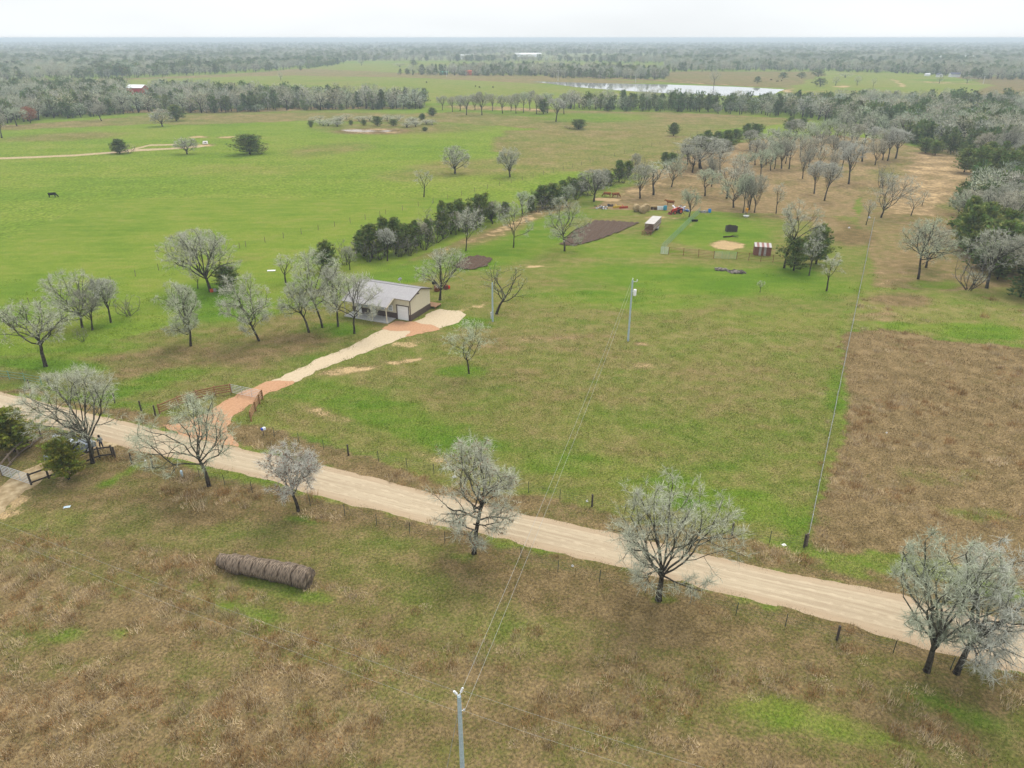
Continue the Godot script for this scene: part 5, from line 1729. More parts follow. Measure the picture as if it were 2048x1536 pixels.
func power_line() -> void:
	var h := 9.3
	var a := gp(918, 1392, h)
	a.y = 0
	var b := gp(1256, 682)
	var p := pole("blue-grey power pole rising at the bottom edge of the picture", a, h)
	insulator(p, Vector3(0, h - 0.02, 0), Vector3(-0.28, h + 0.45, 0.05))
	insulator(p, Vector3(0, h - 0.02, 0), Vector3(0.22, h + 0.42, -0.22))
	insulator(p, Vector3(0.1, h - 1.1, 0), Vector3(0.28, h - 1.1, -0.08))
	var s := Shape.new()
	s.tube(Vector3(-0.1, h - 1.3, 0), Vector3(-1.6, -0.1, 1.0), 0.012, 0.012, 4)
	part("guy_wire", s.mesh(), M["wire"], p)
	var q := pole("grey power pole with a white transformer in the home field", b, h)
	s = Shape.new()
	s.lathe([[0.0, 0.0], [0.2, 0.02], [0.23, 0.1], [0.23, 0.85], [0.2, 0.92], [0.08, 0.98], [0.0, 1.0]], 14, Vector3(0.42, h - 2.3, 0.1))
	part("transformer", s.mesh(), M["white panel"], q)
	s = Shape.new()
	s.box(Vector3(0.18, h - 1.7, 0.05), Vector3(0.3, 0.1, 0.1))
	part("bracket", s.mesh(), M["galvanised"], q)
	insulator(q, Vector3(0, h - 0.02, 0), Vector3(0.0, h + 0.3, 0.0))
	s = Shape.new()
	s.box(Vector3(0.3, h - 0.25, 0), Vector3(0.7, 0.08, 0.08))
	part("cutout_arm", s.mesh(), M["galvanised"], q)
	insulator(q, Vector3(0.6, h - 0.3, 0), Vector3(0.66, h + 0.12, 0))
	var lw := thing("power_wires", "pair of overhead wires sagging over the road between the two poles", "wires")
	span(lw, a + Vector3(0.22, h + 0.42, -0.22), b + Vector3(-0.1, h + 0.1, 0.1), 0.9, 0.009)
	span(lw, a + Vector3(0.28, h - 1.1, -0.08), b + Vector3(-0.12, h - 1.15, 0.1), 0.9, 0.009)
	var cw := thing("power_wires", "pair of overhead wires crossing the dry grass past the bottom pole", "wires")
	var l0 := gp(-60, 1036, h)
	var r0 := gp(1520, 1600, h - 0.6)
	for k in 2:
		var y := h + 0.4 if k == 0 else h - 1.1
		span(cw, Vector3(l0.x, y + 0.4, l0.z), a + Vector3(-0.2, y, 0), 0.3, 0.005)
		span(cw, a + Vector3(0.2, y, 0), Vector3(r0.x, y, r0.z), 0.1, 0.005)
	var sp := gp(985.5, 643)
	var o := pole("short pale service pole without wires beside the contorted oak", sp, 6.3)
	s = Shape.new()
	s.box(Vector3(-0.2, 1.35, 0.12), Vector3(0.28, 0.5, 0.2))
	s.box(Vector3(-0.2, 0.75, 0.12), Vector3(0.2, 0.5, 0.14))
	part("meter_box", s.mesh(), M["galvanised"], o)

# ---------- farm things ----------
func bale_mesh(r: float, l: float, seed_: int) -> ArrayMesh:      # lies along x
	var f := FastNoiseLite.new()
	f.seed = seed_
	f.frequency = 1.4
	f.fractal_octaves = 3
	var s := Shape.new()
	var prof := [[0.0, -.5], [.55, -.5], [.9, -.49], [1.0, -.43], [1.0, -.2], [1.01, 0], [1.0, .2], [1.0, .43], [.9, .49], [.55, .5], [0.0, .5]]
	var sides := 26
	for i in prof.size():
		for k in sides:
			var a := TAU * k / sides
			var q := Vector3(prof[i][1] * l, cos(a) * prof[i][0] * r, sin(a) * prof[i][0] * r)
			var d := f.get_noise_3dv(q) * 0.16
			var n := Vector3(0, cos(a), sin(a)) if i > 2 and i < 8 else Vector3(signf(prof[i][1]), 0.3 * cos(a), 0.3 * sin(a)).normalized()
			q += n * d
			q.y += r * 0.96
			if q.y < 0.12: q.y = lerpf(q.y, 0.0, 0.7)
			s.v.push_back(q)
			s.n.push_back((n + Vector3(0, f.get_noise_3dv(q * 3.0), f.get_noise_3dv(q * 3.0 + Vector3(40, 0, 0))) * 0.5).normalized())
			s.c.push_back(Color.WHITE)
		if i:
			for k in sides:
				var k2 := (k + 1) % sides
				var a0 := (i - 1) * sides
				var b0 := i * sides
				s.ix.append_array(PackedInt32Array([a0 + k, b0 + k, b0 + k2, a0 + k, b0 + k2, a0 + k2]))
	return s.mesh()

func cow(called: String, label: String, at: Vector3, turn: float, mesh: Mesh, graze := 0.0) -> void:
	var o := thing(called, label, "cow", at, turn)
	part("body", mesh, M["matt"], o)

func cow_mesh(coat: Color, graze: bool) -> ArrayMesh:
	var b := []
	var V := func(x: float, y: float, z: float) -> Vector3: return Vector3(x, y, z)
	b.append([V.call(-.75, 1.05, 0), V.call(-.1, 1.0, 0), .30, .36])
	b.append([V.call(-.1, 1.0, 0), V.call(.65, 1.08, 0), .36, .33])
	b.append([V.call(-.85, 1.15, .12), V.call(-.85, 1.15, -.12), .2, .2])
	for z in [-.17, .17]:
		b.append([V.call(.62, .95, z), V.call(.64, .5, z), .15, .075])
		b.append([V.call(.64, .5, z), V.call(.62, .06, z), .07, .055])
		b.append([V.call(-.8, 1.0, z), V.call(-.7, .68, z), .2, .11])
		b.append([V.call(-.7, .68, z), V.call(-.86, .42, z), .1, .065])
		b.append([V.call(-.86, .42, z), V.call(-.82, .06, z), .06, .055])
	var hd: Vector3 = V.call(1.32, .42, 0) if graze else V.call(1.25, 1.42, 0)
	b.append([V.call(.75, 1.15, 0), hd, .22, .13])
	var nose: Vector3 = hd + (V.call(.12, -.3, 0) if graze else V.call(.34, -.16, 0))
	b.append([hd, nose, .13, .085])
	for z in [-1, 1]: b.append([hd + V.call(-.03, .08, .1 * z), hd + V.call(-.05, .1, .24 * z), .05, .03])
	b.append([V.call(-1.02, 1.2, 0), V.call(-1.08, .55, 0), .035, .03])
	return flesh(b, 0.06, 0.12, func(p: Vector3) -> Color: return coat * (0.8 + 0.3 * sin(p.x * 5.0) * sin(p.y * 7.0 + 1.0) * 0.3 + 0.1))

func person() -> void:
	var skin := Color(.42, .27, .2)
	var jeans := Color(.025, .03, .055)
	var shirt := Color(.10, .105, .12)
	var b := [
		[Vector3(0, .95, 0), Vector3(0, 1.18, 0), .15, .14], [Vector3(0, 1.18, 0), Vector3(0, 1.36, .01), .15, .16], [Vector3(-.14, 1.38, 0), Vector3(.14, 1.38, 0), .075, .075], [Vector3(0, 1.4, 0), Vector3(0, 1.52, -.01), .06, .055],
		[Vector3(0, 1.60, .01), Vector3(0, 1.68, 0), .085, .095], [Vector3(0, 1.595, .075), Vector3(0, 1.575, .06), .035, .03], [Vector3(0, 1.625, .10), Vector3(0, 1.605, .112), .016, .018],
		[Vector3(-.09, .92, 0), Vector3(-.11, .5, .03), .095, .068], [Vector3(-.11, .5, .03), Vector3(-.13, .09, -.02), .062, .042], [Vector3(-.13, .05, -.03), Vector3(-.15, .04, .12), .045, .035],
		[Vector3(.09, .92, 0), Vector3(.12, .5, .08), .095, .068], [Vector3(.12, .5, .08), Vector3(.13, .09, .08), .062, .042], [Vector3(.13, .05, .06), Vector3(.15, .04, .22), .045, .035],
		[Vector3(-.19, 1.37, 0), Vector3(-.26, 1.1, .02), .055, .045], [Vector3(-.26, 1.1, .02), Vector3(-.2, .98, .22), .042, .032], [Vector3(.19, 1.37, 0), Vector3(.26, 1.1, .02), .055, .045], [Vector3(.26, 1.1, .02), Vector3(.16, 1.0, .22), .042, .032],
	]
	for sx in [-1, 1]:
		var wr := Vector3(-.2 if sx < 0 else .16, .98 if sx < 0 else 1.0, .22)
		b.append([wr, wr + Vector3(.02 * -sx, .015, .07), .034, .03])
		for k in 4: b.append([wr + Vector3(.02 * -sx + (k - 1.5) * .016, .02, .08), wr + Vector3(.015 * -sx + (k - 1.5) * .015, .035 + .004 * (k % 2), .15 - .006 * absf(k - 1.2)), .011, .009])
		b.append([wr + Vector3(-.03 * sx, .02, .03), wr + Vector3(-.055 * sx, .05, .075), .012, .01])
	var tint := func(p: Vector3) -> Color:
		if p.y > 1.50: return skin
		if p.z > .2 and p.y > .9 and p.y < 1.1: return skin
		if p.y > .95: return shirt * (2.6 if (int(floor(p.y * 18.0)) + int(floor(p.x * 18.0))) % 3 == 0 else 1.0)
		if p.y < .085: return Color(.03, .025, .02)
		return jeans
	var o := thing("person", "person in dark cap, checked shirt and dark jeans standing by the lane", "person", gp(205, 899), -2.2)
	part("body", flesh(b, 0.016, 0.035, tint), M["matt"], o)
	var s := Shape.new()
	s.col = Color(.02, .02, .022)
	s.lathe([[.115, 0.0], [.12, .03], [.11, .09], [.07, .135], [0.0, .15]], 16, Vector3(0, 1.66, 0))
	s.box(Vector3(0, 1.665, .15), Vector3(.16, .015, .12))
	part("cap", s.mesh(), M["matt"], o)
	s = Shape.new()
	s.col = Color(.025, .018, .014)
	s.lathe([[.07, -.14], [.108, -.1], [.112, 0.0]], 14, Vector3(0, 1.66, -.025))
	part("hair", s.mesh(), M["matt"], o)

func wheel(parent: Node3D, at: Vector3, r: float, w: float, rim_col: Color) -> void:
	var o := Node3D.new()
	o.name = "wheel"
	parent.add_child(o, true)
	o.position = at
	var s := Shape.new()
	s.col = Color(.022, .022, .024)
	s.lathe([[r * .62, -w * .5], [r * .92, -w * .5], [r, -w * .3], [r, w * .3], [r * .92, w * .5], [r * .62, w * .5]], 18, Vector3.ZERO, Basis(Vector3.RIGHT, PI / 2))
	part("tyre", s.mesh(), M["matt"], o)
	s = Shape.new()
	s.col = rim_col
	s.lathe([[0.0, -w * .36], [r * .3, -w * .4], [r * .62, -w * .5], [r * .62, w * .5], [r * .3, w * .4], [0.0, w * .36]], 14, Vector3.ZERO, Basis(Vector3.RIGHT, PI / 2))
	part("rim", s.mesh(), M["painted"], o)

func prism(s: Shape, outline: Array, z0: float, z1: float, taper := 0.0) -> void:      # outline in x, y, clockwise seen from +z
	var p := PackedVector2Array()
	for q in outline: p.append(Vector2(q[0], q[1]))
	var t := Geometry2D.triangulate_polygon(p)
	var n := p.size()
	for i in range(0, t.size(), 3):
		var a := p[t[i]]
		var b := p[t[i + 1]]
		var c := p[t[i + 2]]
		if (b - a).cross(c - a) > 0.0:
			var m := b
			b = c
			c = m
		s.tri(Vector3(a.x, a.y, z1), Vector3(b.x, b.y, z1), Vector3(c.x, c.y, z1))
		s.tri(Vector3(a.x, a.y, z0), Vector3(c.x, c.y, z0), Vector3(b.x, b.y, z0))
	for i in n:
		var a := p[i]
		var b := p[(i + 1) % n]
		s.quad(Vector3(a.x, a.y, z1), Vector3(a.x, a.y, z0), Vector3(b.x, b.y, z0), Vector3(b.x, b.y, z1))

func car() -> void:
	var a := gp(122, 922)
	var b := gp(166, 902)
	var o := thing("parked_car", "pale blue-white car half hidden behind the twin-stemmed oak", "car", (a + b) * 0.5, atan2(b.z - a.z, -(b.x - a.x)))
	var s := Shape.new()
	s.col = Color(.20, .23, .27)
	prism(s, [[-2.25, .35], [-2.3, .75], [-2.2, .95], [-1.2, 1.02], [1.9, 1.05], [2.25, .98], [2.3, .4]], -.88, .88)
	part("body", s.mesh(), M["painted"], o)
	s = Shape.new()
	s.col = Color(.42, .47, .53)
	prism(s, [[-.75, 1.56], [-.35, 1.66], [1.5, 1.64], [1.75, 1.55]], -.72, .72)
	part("roof", s.mesh(), M["painted"], o)
	s = Shape.new()
	s.col = Color(.03, .035, .04)
	prism(s, [[-1.25, 1.01], [-.76, 1.56], [1.76, 1.55], [2.0, 1.04]], -.74, .74)
	part("windows", s.mesh(), M["painted"], o)
	for x in [-1.4, 1.4]:
		for z in [-.82, .82]: wheel(o, Vector3(x, .34, z), .34, .22, Color(.4, .4, .42))
	for z in [-.62, .62]:
		s = Shape.new()
		s.col = Color(.75, .76, .74)
		s.box(Vector3(-2.27, .78, z), Vector3(.1, .16, .34))
		part("headlight", s.mesh(), M["painted"], o)

func tractor() -> void:
	var o := thing("tractor", "red tractor with a front loader parked by the pale bare tree", "tractor", gp(1354, 427), 0.45)
	o.scale = Vector3.ONE * 0.85
	var s := Shape.new()
	s.col = Color(.38, .05, .03)
	prism(s, [[-1.7, .75], [-1.7, 1.35], [-1.55, 1.5], [-.3, 1.6], [-.3, .75]], -.32, .32)
	part("hood", s.mesh(), M["painted"], o)
	s = Shape.new()
	s.col = Color(.05, .05, .055)
	s.box(Vector3(.3, .85, 0), Vector3(1.6, .5, .5))
	part("chassis", s.mesh(), M["painted"], o)
	for z in [-.75, .75]:
		wheel(o, Vector3(.7, .75, z), .75, .4, Color(.5, .1, .05))
		wheel(o, Vector3(-1.35, .45, z * .85), .45, .26, Color(.5, .1, .05))
		s = Shape.new()
		s.col = Color(.38, .05, .03)
		prism(s, [[.1, 1.5], [.3, 1.62], [1.2, 1.6], [1.4, 1.3], [1.3, 1.25], [1.1, 1.5], [.3, 1.52], [.2, 1.4]], z - .2, z + .2)
		part("mudguard", s.mesh(), M["painted"], o)
		s = Shape.new()
		s.col = Color(.42, .06, .04)
		s.bar(Vector3(.0, 1.35, z * .62), Vector3(-1.9, 1.05, z * .62), .09, .14)
		s.bar(Vector3(-1.85, 1.08, z * .62), Vector3(-2.5, .35, z * .62), .09, .14)
		part("loader_arm", s.mesh(), M["painted"], o)
	s = Shape.new()
	s.col = Color(.06, .05, .05)
	s.box(Vector3(.75, 1.25, 0), Vector3(.45, .14, .5))
	s.box(Vector3(.98, 1.5, 0), Vector3(.1, .5, .48))
	part("seat", s.mesh(), M["matt"], o)
	s = Shape.new()
	s.col = Color(.05, .05, .05)
	for z in [-.5, .5]: s.bar(Vector3(1.15, 1.1, z), Vector3(1.2, 2.3, z), .07, .07)
	s.bar(Vector3(1.2, 2.3, -.5), Vector3(1.2, 2.3, .5), .07, .07)
	part("roll_bar", s.mesh(), M["painted"], o)
	s = Shape.new()
	s.col = Color(.03, .03, .03)
	s.lathe([[.17, 0], [.19, .02], [.19, .03], [.17, .04]], 14, Vector3(.2, 1.55, 0), Basis(Vector3.FORWARD, .5))
	part("steering_wheel", s.mesh(), M["painted"], o)
	s = Shape.new()
	s.col = Color(.16, .05, .04)
	prism(s, [[-2.5, .05], [-3.1, .02], [-3.1, .08], [-2.62, .14], [-2.55, .6], [-2.45, .6]], -.85, .85)
	part("bucket", s.mesh(), M["painted"], o)

func trailer() -> void:
	var a := gp(1297, 467)
	var b := gp(1313, 451)
	var o := thing("livestock_trailer", "rusty stock trailer with a white roof standing on the lawn", "trailer", (a + b) * 0.5, atan2(-(b.z - a.z), b.x - a.x))
	var rust := weathered("rusty sheet", Color(.15, .07, .045), Color(.34, .22, .16), 0.7, 0.8, 0.0, 12)
	var sheetm := weathered("white sheet", Color(.30, .28, .26), Color(.52, .50, .48), 0.5, 0.6, 0.0, 14)
	var half := a.distance_to(b) * 0.5
	var s := Shape.new()
	s.box(Vector3(0, .62, 0), Vector3(half * 2.0, .12, 2.0))
	part("floor_frame", s.mesh(), rust, o)
	for z in [-1.0, 1.0]:
		for k in 5:
			s = Shape.new()
			s.box(Vector3(0, .82 + k * .3, z), Vector3(half * 2.0, .19, .05))
			part("side_slat", s.mesh(), sheetm if k % 2 else rust, o)
		s = Shape.new()
		s.box(Vector3(.3, .62, z * 1.14), Vector3(1.9, .07, .3))
		s.box(Vector3(-.6, .5, z * 1.14), Vector3(.06, .25, .3))
		s.box(Vector3(1.2, .5, z * 1.14), Vector3(.06, .25, .3))
		part("fender", s.mesh(), sheetm, o)
		for x in [-.1, .75]: wheel(o, Vector3(x, .36, z * 1.12), .36, .22, Color(.5, .5, .5))
	for k in 7:
		s = Shape.new()
		s.box(Vector3(-half, 1.4, -.9 + k * .3), Vector3(.05, 1.5, .1))
		part("front_bar", s.mesh(), rust, o)
	s = Shape.new()
	s.box(Vector3(half, 1.4, 0), Vector3(.06, 1.55, 2.0))
	part("rear_door", s.mesh(), sheetm, o)
	for k in 3:
		s = Shape.new()
		var w := half * 2.0 / 3.0
		s.box(Vector3(-half + w * (k + .5), 2.2, 0), Vector3(w - .05, .05, 2.15))
		part("roof_panel", s.mesh(), sheetm, o)
	s = Shape.new()
	s.bar(Vector3(-half, .6, -.7), Vector3(-half - 1.5, .55, 0), .1, .12)
	s.bar(Vector3(-half, .6, .7), Vector3(-half - 1.5, .55, 0), .1, .12)
	s.tube(Vector3(-half - 1.3, -.02, 0), Vector3(-half - 1.3, .7, 0), .05, .05, 8)
	part("drawbar", s.mesh(), rust, o)
	# ring feeder lying against its front
	var r := thing("ring_feeder", "rusty pipe ring feeder leaning against the stock trailer", "feeder", gp(1293, 470))
	for y in [.15, .55, .95]:
		s = Shape.new()
		for k in 18:
			var p := TAU * k / 18.0
			var q := TAU * (k + 1) / 18.0
			s.tube(Vector3(cos(p) * 1.1, y, sin(p) * .8), Vector3(cos(q) * 1.1, y, sin(q) * .8), .03, .03, 5, false)
		part("hoop", s.mesh(), M["rusty pipe"], r)
	for k in 9:
		var p := TAU * k / 9.0
		s = Shape.new()
		s.tube(Vector3(cos(p) * 1.1, 0, sin(p) * .8), Vector3(cos(p) * 1.1, 1.0, sin(p) * .8), .028, .028, 5)
		part("upright", s.mesh(), M["rusty pipe"], r)

func shed() -> void:
	var a := gp(1507, 510)
	var b := gp(1541, 512)
	var o := thing("shed", "small red shed with red and white striped metal sheets", "shed", (a + b) * 0.5, -atan2(b.z - a.z, b.x - a.x))
	var w := a.distance_to(b)
	var red := weathered("red sheet", Color(.13, .05, .038), Color(.25, .095, .07), 0.8, 0.7, 0.0, 5)
	var grey := weathered("pale sheet", Color(.26, .24, .235), Color(.44, .43, .42), 0.8, 0.6, 0.0, 6)
	for k in 7:
		var x := -w * .5 + w / 7.0 * (k + .5)
		var s := Shape.new()
		s.box(Vector3(x, .85, 0), Vector3(w / 7.0 - .02, 1.7, .04))
		part("wall_sheet", s.mesh(), grey if k in [2, 4] else red, o)
		s = Shape.new()
		s.bar(Vector3(x, 1.78, .25), Vector3(x, 2.15, -2.0), w / 7.0 - .015, .03)
		part("roof_sheet", s.mesh(), red if k % 2 else grey, o)
		s = Shape.new()
		s.box(Vector3(x, 1.0, -1.8), Vector3(w / 7.0 - .02, 2.0, .04))
		part("wall_sheet", s.mesh(), red, o)
	for x in [-w * .5, w * .5]:
		for k in 3:
			var s := Shape.new()
			var z := -.3 - k * .6
			s.box(Vector3(x, .87 + k * .05, z), Vector3(.04, 1.74 + k * .1, .58))
			part("wall_sheet", s.mesh(), red, o)

func heap(s: Shape, n: int, r: float, h: float, cols: Array, seed_: int) -> void:
	var g := RandomNumberGenerator.new()
	g.seed = seed_
	for i in n:
		s.col = cols[g.randi() % cols.size()]
		var p := Vector3(g.randf_range(-r, r), g.randf_range(.05, h), g.randf_range(-r * .6, r * .6))
		s.box(p, Vector3(g.randf_range(.2, .8), g.randf_range(.04, .2), g.randf_range(.2, .6)), Basis.from_euler(Vector3(g.randf_range(-.4, .4), g.randf() * TAU, g.randf_range(-.4, .4))))

func bed(called: String, outline: Array, seed_: int) -> void:      # turned soil, ridged
	var line := trace(outline + [outline[0]])
	var p := along(line, 0.4)
	p.remove_at(p.size() - 1)
	var f := FastNoiseLite.new()
	f.seed = seed_
	f.frequency = 0.5
	var lo := p[0]
	var hi := p[0]
	for i in p.size():
		p[i] += Vector2(f.get_noise_2d(p[i].x, p[i].y), f.get_noise_2d(p[i].x, p[i].y + 90.0)) * 0.7
		lo = lo.min(p[i])
		hi = hi.max(p[i])
	var dir := (line[1] - line[0]).normalized()
	var s := Shape.new()
	var at := {}
	var cell := 0.25
	for j in int((hi.y - lo.y) / cell) + 2:
		for i in int((hi.x - lo.x) / cell) + 2:
			var q := lo + Vector2(i, j) * cell
			if not Geometry2D.is_point_in_polygon(q, p): continue
			at[Vector2i(i, j)] = s.v.size()
			var y := 0.05 + 0.2 * absf(sin(q.cross(dir) * 2.2)) + f.get_noise_2d(q.x * 4.0, q.y * 4.0) * 0.12
			s.v.push_back(Vector3(q.x, maxf(0.01, y), q.y))
			s.n.push_back(Vector3.UP)
			s.c.push_back(Color.WHITE)
	for k in at:
		var r: Vector2i = k + Vector2i(1, 0)
		var d: Vector2i = k + Vector2i(0, 1)
		var e: Vector2i = k + Vector2i(1, 1)
		if at.has(r) and at.has(d) and at.has(e): s.ix.append_array(PackedInt32Array([at[k], at[r], at[e], at[k], at[e], at[d]]))
	for k in at:
		var hx: float = s.v[at.get(k + Vector2i(1, 0), at[k])].y - s.v[at.get(k - Vector2i(1, 0), at[k])].y
		var hz: float = s.v[at.get(k + Vector2i(0, 1), at[k])].y - s.v[at.get(k - Vector2i(0, 1), at[k])].y
		s.n[at[k]] = Vector3(-hx, cell * 2.0, -hz).normalized()
	structure(called, s.mesh(), M["soil"])

func litter(called: String, label: String, category: String, px: float, py: float, size: Vector3, col: Color, turn := 0.3) -> void:      # a crumpled sheet or bag
	var s := Shape.new()
	var g := RandomNumberGenerator.new()
	g.seed = int(px * 7 + py)
	s.col = col
	var n := 6
	var k := []
	for j in n + 1:
		for i in n + 1: k.append(Vector3((i / float(n) - .5) * size.x, size.y * (0.25 + g.randf()) * (1.0 - pow(absf(i / float(n) - .5) * 2.0, 2.0)) * (1.0 - pow(absf(j / float(n) - .5) * 2.0, 2.0)) + .02, (j / float(n) - .5) * size.z))
	for j in n:
		for i in n: s.quad(k[j * (n + 1) + i], k[j * (n + 1) + i + 1], k[(j + 1) * (n + 1) + i + 1], k[(j + 1) * (n + 1) + i])
	whole(called, s.mesh(), M["painted"], label, category, gp(px, py), turn)

func barrel(called: String, label: String, at: Vector3, r: float, h: float, col: Color, group := "") -> void:
	var o := thing(called, label, "barrel", at, 0.0, group)
	var s := Shape.new()
	s.col = col
	s.lathe([[r * .9, 0], [r, .05], [r * 1.03, h * .33], [r, h * .36], [r * 1.03, h * .66], [r, h * .7], [r * .97, h - .04], [r * .9, h]], 14)
	part("drum", s.mesh(), M["painted"], o)
	s = Shape.new()
	s.col = col * 0.8
	s.lathe([[r * .9, h - .03], [r * .85, h - .04], [0.0, h - .03]], 14)
	part("lid", s.mesh(), M["painted"], o)

func farm_things() -> void:
	# row of old bales in the foreground
	var a := gp(440, 1131)
	var b := gp(622, 1170)
	var along_ := b - a
	var spots := ["leftmost and smallest bale, sunk at the end of the old row", "second old bale from the sunken end, with whitened top", "third old bale from the sunken end, near the row's middle", "fourth old bale from the sunken end of the row", "fifth old bale from the sunken end of the row", "sixth old bale, next to the open end of the row", "end bale of the old row showing its round face"]
	for i in 7:
		var r: float = [.62, .80, .82, .84, .86, .88, .90][i]
		var l := along_.length() / 7.0
		whole("old_hay_bale", bale_mesh(r * 0.97, l * 0.97, 60 + i), M["old hay"], spots[i], "hay bale", a + along_ * ((i + 0.5) / 7.0) + Vector3(rng.randf_range(-.05, .05), -0.05, rng.randf_range(-.12, .12)), atan2(-along_.z, along_.x) + rng.randf_range(-.06, .06), "row of old bales")
	# bales by the pen
	for q in [[1273, 423, "golden round bale standing first in the paddock trio"], [1285, 426, "golden round bale in front, in the middle of the paddock trio"], [1292, 422, "golden round bale behind the other two in the paddock"]]:
		whole("hay_bale", bale_mesh(.92, 1.35, int(q[0])), M["hay"], q[2], "hay bale", gp(q[0], q[1]), PI / 2 + 0.25, "golden bales in the paddock")
	bed("ploughed_bed", [[1118, 490], [1145, 464], [1190, 441], [1236, 443], [1279, 446], [1244, 463], [1200, 480], [1152, 492]], 3)
	bed("soil_patch", [[905, 534], [930, 516], [958, 512], [985, 518], [972, 534], [940, 540]], 4)
	# animals
	var red := cow_mesh(Color(.20, .075, .028), false)
	var red2 := cow_mesh(Color(.24, .095, .035), true)
	cow("cow", "red-brown cow at the hay, the one farther from the bales", gp(1214, 394), 2.9, red2)
	cow("cow", "red-brown cow at the hay, the one nearer the bales", gp(1231, 395), 0.2, red2)
	cow("cow", "orange-brown cow standing behind the blue barrel and tractor", gp(1340, 411), 2.9, red)
	var black := cow_mesh(Color(.012, .012, .012), true)
	cow("cow", "black cow grazing alone on the green pasture", gp(106, 395), 0.2, black)
	for q in [[853, 166, "tiny black cow apart from the herd before the lake"], [951, 174, "first tiny black cow of three before the lake"], [959, 176, "second tiny black cow of three before the lake"], [986, 176, "third tiny black cow of three before the lake"], [1542, 161, "tiny dark cow, left of the group on the dry field beyond the lake"], [1555, 164, "tiny dark cow, middle of the group on the dry field beyond the lake"], [1563, 163, "tiny dark cow, right of the group on the dry field beyond the lake"], [1943, 182, "tiny dark cow below the white farmhouse"], [2009, 181, "tiny dark cow nearest the edge right of the white farmhouse"]]:
		cow("cow", q[2], gp(q[0], q[1]), rng.randf() * TAU, black)
	person()
	car()
	tractor()
	trailer()
	shed()
	# black bin
	var o := thing("compost_bin", "black slatted bin on the lawn above the fallen branches", "bin", gp(1464, 464), 0.05)
	for k in 8:
		var s := Shape.new()
		s.box(Vector3(-1.05 + k * .3, .62 + (.22 if k < 3 else 0.0) + .06 * (k % 2), 0), Vector3(.28, 1.25 + (.4 if k < 3 else 0.0), .05))
		part("slat", s.mesh(), M["dark timber"], o)
		s = Shape.new()
		s.box(Vector3(-1.05 + k * .3, .62, -1.3), Vector3(.28, 1.25, .05))
		part("slat", s.mesh(), M["dark timber"], o)
	for x in [-1.2, 1.2]:
		var s := Shape.new()
		s.box(Vector3(x, .6, -.65), Vector3(.05, 1.2, 1.3))
		part("side", s.mesh(), M["dark timber"], o)
	var g := Grower.new()
	g.rng.seed = 8
	g.mid = Vector3(0, .2, 0)
	g.half = Vector3(3, .5, 3)
	g.sprigs = 1
	g.kids = [2, 2, 1]
	g.dark = Color(.09, .07, .05)
	g.wood.path(PackedVector3Array([Vector3(-1.9, .15, .5), Vector3(-.8, .2, .35), Vector3(.3, .16, .05), Vector3(1.5, .12, .5)]), PackedFloat32Array([.16, .14, .11, .05]), PackedColorArray([Color(.1, .08, .06), Color(.08, .06, .05), Color(.08, .06, .05), Color(.1, .08, .06)]), 7)
	g.wood.path(PackedVector3Array([Vector3(-.2, .2, .2), Vector3(.7, .3, -.6), Vector3(1.9, .15, -.9)]), PackedFloat32Array([.1, .08, .04]), PackedColorArray([Color(.08, .06, .05), Color(.08, .06, .05), Color(.1, .08, .06)]), 6)
	whole("fallen_branch", g.wood.mesh(), M["bark"], "forked dead branch lying on the lawn below the black bin", "branch", gp(1462, 474))
	for q in [[1442, 540, "smaller grey ash heap on the lawn below the green gate", 1.0], [1473, 545, "larger dark ash heap on the lawn below the green gate", 1.4]]:
		var s := Shape.new()
		heap(s, 46, q[3], .22, [Color(.07, .06, .055), Color(.13, .115, .10), Color(.22, .2, .18)], int(q[0]))
		whole("ash_heap", s.mesh(), M["matt"], q[2], "ash heap", gp(q[0], q[1]))
	# yard clutter
	barrel("barrel", "bright blue barrel alone near the slender trees of the paddock", gp(1419, 425), .38, .9, Color(.03, .22, .55))
	barrel("barrel", "teal blue drum beside white drums in the yard clutter", gp(1330, 420), .48, 1.1, Color(.06, .26, .36))
	for i in 4: barrel("barrel", "%s white drum from the left in the row by the teal drum" % ordinal(i + 1), gp(1316 + i * 3.4, 419.5), .28, .9, Color(.6, .64, .66), "white drums")
	barrel("tub", "dark brown tub nearest the golden bales", gp(1304, 419), .36, .65, Color(.06, .04, .025))
	barrel("tub", "wider dark brown tub beside the first one", gp(1311, 419), .5, .6, Color(.08, .05, .025))
	for q in [[1202, 417, "white tarpaulin heap at the end of the yard clutter", [Color(.65, .66, .68), Color(.5, .5, .52), Color(.05, .05, .05)], 1.5, .7], [1221, 412, "low dark scrap beside the white tarpaulin heap", [Color(.07, .07, .08), Color(.12, .1, .09)], .8, .4], [1357, 420, "pale sheets of scrap piled behind the tractor", [Color(.62, .6, .68), Color(.45, .45, .5), Color(.7, .7, .72)], 1.6, 1.1], [1371, 423, "small blue and grey scrap right of the tractor", [Color(.05, .14, .4), Color(.4, .42, .45)], .9, .5], [1408, 425, "low grey scrap between the pale tree and the blue barrel", [Color(.2, .2, .2), Color(.3, .29, .27)], 1.0, .4]]:
		var s := Shape.new()
		heap(s, 26, q[4], q[5], q[3], int(q[0]) + 3)
		whole("scrap_heap", s.mesh(), M["painted"], q[2], "scrap heap", gp(q[0], q[1]))
